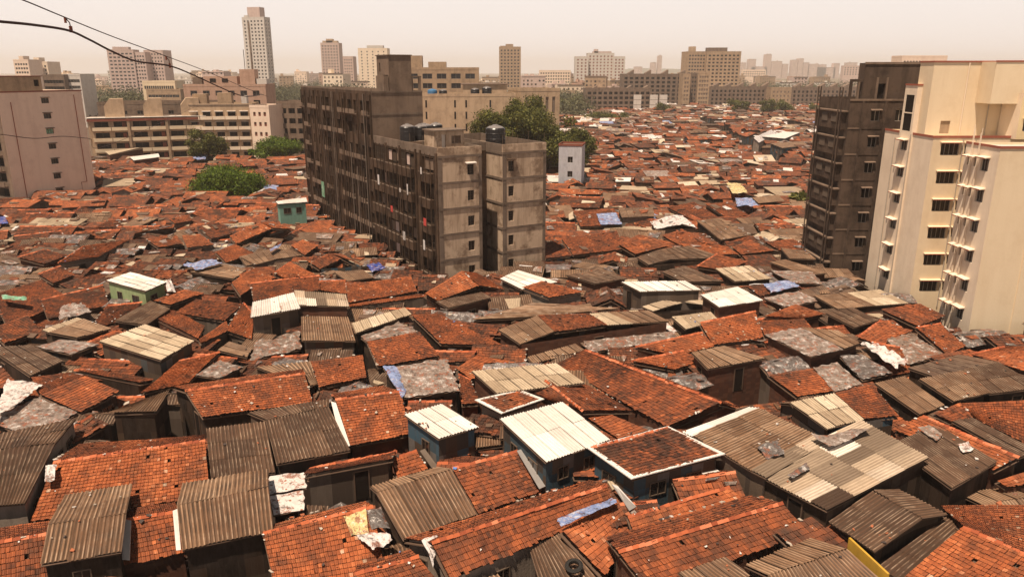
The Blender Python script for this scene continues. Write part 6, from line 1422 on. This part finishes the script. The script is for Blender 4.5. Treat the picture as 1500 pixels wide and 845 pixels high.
# tree belts that read as one mass
def belt(label, spans, n, size):
    cl = []
    for (px0, px1, Y0, Y1, hmin, hmax, cnt) in spans:
        for _ in range(cnt):
            Y = rnd.uniform(Y0, Y1); x = at_y(rnd.uniform(px0, px1), 105, Y).x; r = rnd.uniform(hmin, hmax)/1.7; cl.append(((x, Y, r*.75), r))
    m = MB(); leaves(m, cl, n, size, 'leaf_f'); o = m.build('woodland'); o['kind'] = 'stuff'; o['label'] = label; o['category'] = 'trees'
belt('hazy belt of trees below the skyline', [(60, 340, 400, 560, 10, 21, 150), (380, 530, 520, 700, 11, 22, 110), (540, 720, 420, 560, 9, 16, 70), (680, 860, 430, 640, 8, 17, 170), (1040, 1270, 700, 900, 10, 20, 80), (120, 350, 330, 400, 6, 13, 40), (780, 870, 420, 560, 5, 11, 40), (-40, 1300, 900, 1500, 8, 20, 240)], 190000, .7)
# market shed and white tent at the right
def big_shed(label, px4, z, mat, wall):
    P = [at_z(px4[2*i], px4[2*i+1], z[i]) for i in range(4)]; build_hut(label, wall, [(mat, [tuple(p) for p in P], None)], 'm', 2, 0, 'long sheds along the market lane')
big_shed('long white topped shed by the market lane', (1116, 200, 1150, 193, 1172, 194, 1150, 203), (6, 6, 5.5, 5.5), 'white', 'w_blue')
big_shed('white tent roof beside the long market shed', (1104, 202, 1130, 190, 1136, 196, 1112, 209), (6.4, 6.4, 5, 5), 'tarp_white', 'w_plaster')
big_shed('flat brown roofed shed below the white tent', (1128, 210, 1176, 207, 1184, 213, 1146, 217), (5.4, 5.4, 5, 5), 'grey', 'w_blue')
big_shed('long pale roof shed near the left flats with blue sheet wall', (154, 222, 206, 216, 210, 218, 160, 227), (6, 6, 5.5, 5.5), 'beige', 'w_brick')
big_shed('white roofed shed below the left balconied flats', (190, 230, 232, 225, 234, 230, 196, 235), (5.8, 5.8, 5.3, 5.3), 'white', 'w_brick')
# ---------------------------------------------------------------- overhead cables
def cable(label, pts, r):
    m = MB(); P = [tuple(at_y(px, py, Y)) for px, py, Y in pts]
    # smooth by Catmull-Rom
    Q = []
    for i in range(len(P)-1):
        p0, p1, p2, p3 = [Vector(P[max(0, min(len(P)-1, i+k))]) for k in (-1, 0, 1, 2)]
        for t in [k/8 for k in range(8)]: Q.append(.5*((2*p1)+(p2-p0)*t+(2*p0-5*p1+4*p2-p3)*t*t+(3*p1-p0-3*p2+p3)*t**3))
    Q.append(Vector(P[-1])); m.tube(Q, r, 'cable', 8); o = m.build('overhead_cable', None, tuple(Q[0])); o.location = tuple(Q[0]); return tag(o, label, 'cable', 'cables overhead')
cable('thick black cable sagging in from the upper left corner', [(-40, 28, 7), (0, 32, 7.5), (50, 37, 8.2), (100, 45, 9), (130, 58, 9.8), (165, 76, 10.8), (200, 90, 12), (249, 97, 13.5), (285, 111, 15.5), (322, 128, 18), (352, 140, 20.5), (372, 141, 24), (384, 139, 40), (390, 141, 90), (394, 143, 228)], .0135)
cable('thin black wire running straight above the thick cable', [(-10, -12, 7), (32, 0, 7.8), (93, 25, 9), (165, 54, 10.8), (244, 83, 13.5), (300, 104, 16.5), (350, 125, 21), (380, 137, 34), (394, 142, 228)], .007)
cable('faint thin wire crossing in front of the pink block', [(-30, 196, 60), (0, 197, 62), (50, 203, 66), (90, 200, 70), (130, 203, 76), (175, 207, 120), (300, 150, 262)], .03)
for lb, a_, b_, Y in (('left wire hanger linking the two cables', (95, 26), (104, 44), 9.1), ('right wire hanger linking the two cables', (243, 83), (249, 97), 13.5)):
    m = MB(); p, q = at_y(*a_, Y), at_y(*b_, Y); mid = (p+q)/2+Vector((.02, 0, .01)); m.tube([p, mid, q], .006, 'cable'); m.tube([p, p-Vector((0, 0, .06))], .013, 'c_rust'); m.tube([q+Vector((0, 0, .04)), q-Vector((0, 0, .03))], .018, 'c_rust')
    o = m.build('cable_hanger', None, tuple(p)); o.location = tuple(p); tag(o, lb, 'hanger')
# ---------------------------------------------------------------- light, sky, air
w = bpy.data.worlds.new('World'); bpy.context.scene.world = w; w.use_nodes = True; nt = w.node_tree; nt.nodes.clear()
sky = nt.nodes.new('ShaderNodeTexSky'); sky.sky_type = 'NISHITA'; sky.sun_disc = False
SD = Vector((-.20, -.29, .93)).normalized(); el = math.asin(SD.z); az = math.atan2(SD.x, SD.y)
sky.sun_elevation = el; sky.sun_rotation = az; sky.air_density = 1.0; sky.dust_density = 6.0; sky.ozone_density = .6; sky.altitude = 0
sky.dust_density = 3.0
bg = nt.nodes.new('ShaderNodeBackground'); bg.inputs[1].default_value = .1
ou = nt.nodes.new('ShaderNodeOutputWorld')
tc = nt.nodes.new('ShaderNodeTexCoord'); sx = nt.nodes.new('ShaderNodeSeparateXYZ'); nt.links.new(tc.outputs[0], sx.inputs[0])
cr = nt.nodes.new('ShaderNodeValToRGB'); nt.links.new(sx.outputs[2], cr.inputs[0]); el_ = cr.color_ramp.elements
while len(el_) < 5: el_.new(.5)
for i, (p, v) in enumerate(((0, 1.0), (.09, .98), (.3, .36), (.6, .13), (1, .08))): el_[i].position = p; el_[i].color = (v, v*.905, v*.85, 1)
sm = nt.nodes.new('ShaderNodeMix'); sm.data_type = 'RGBA'; sm.blend_type = 'ADD'; sm.inputs[0].default_value = 1
sc1 = nt.nodes.new('ShaderNodeVectorMath'); sc1.operation = 'SCALE'; sc1.inputs[3].default_value = SKY_S*10; nt.links.new(sky.outputs[0], sc1.inputs[0])
sc2 = nt.nodes.new('ShaderNodeVectorMath'); sc2.operation = 'SCALE'; sc2.inputs[3].default_value = VEIL*10; nt.links.new(cr.outputs[0], sc2.inputs[0])
nt.links.new(sc1.outputs[0], sm.inputs[6]); nt.links.new(sc2.outputs[0], sm.inputs[7]); nt.links.new(sm.outputs[2], bg.inputs[0]); nt.links.new(bg.outputs[0], ou.inputs[0])
sl = bpy.data.lights.new('sun', 'SUN'); so = bpy.data.objects.new('sun', sl); C.objects.link(so); sl.energy = SUN_E; sl.angle = R(.6); sl.color = (1, .82, .65)
so.rotation_euler = SD.to_track_quat('Z', 'Y').to_euler()
# haze
if HAZE > 0:
    m = MB(); m.box(-6500, 6500, -200, 8000, -1.0, 135, 'ground'); o = m.build('haze'); o['kind'] = 'stuff'; o['label'] = 'warm dusty haze over the city'; o['category'] = 'haze'
    hm = bpy.data.materials.new('haze_air'); hm.use_nodes = True; t = hm.node_tree; t.nodes.clear(); mo = t.nodes.new('ShaderNodeOutputMaterial'); pv = t.nodes.new('ShaderNodeVolumePrincipled')
    pv.inputs['Color'].default_value = (.99, .955, .915, 1); pv.inputs['Density'].default_value = HAZE; pv.inputs['Anisotropy'].default_value = .15
    t.links.new(pv.outputs[0], mo.inputs[1]); o.data.materials.clear(); o.data.materials.append(hm); 
sc = bpy.context.scene
sc.view_settings.view_transform = 'Standard'; sc.view_settings.look = 'None'; sc.view_settings.gamma = 1; sc.view_settings.exposure = EXPO
sc.view_settings.use_white_balance = False
cy = sc.cycles; sc.render.engine = 'CYCLES'; cy.use_denoising = True; cy.max_bounces = 5; cy.diffuse_bounces = 3; cy.glossy_bounces = 2; cy.volume_bounces = 1; cy.transparent_max_bounces = 6; cy.caustics_reflective = False; cy.caustics_refractive = False
cy.sample_clamp_indirect = 6
sc.render.filter_size if False else None
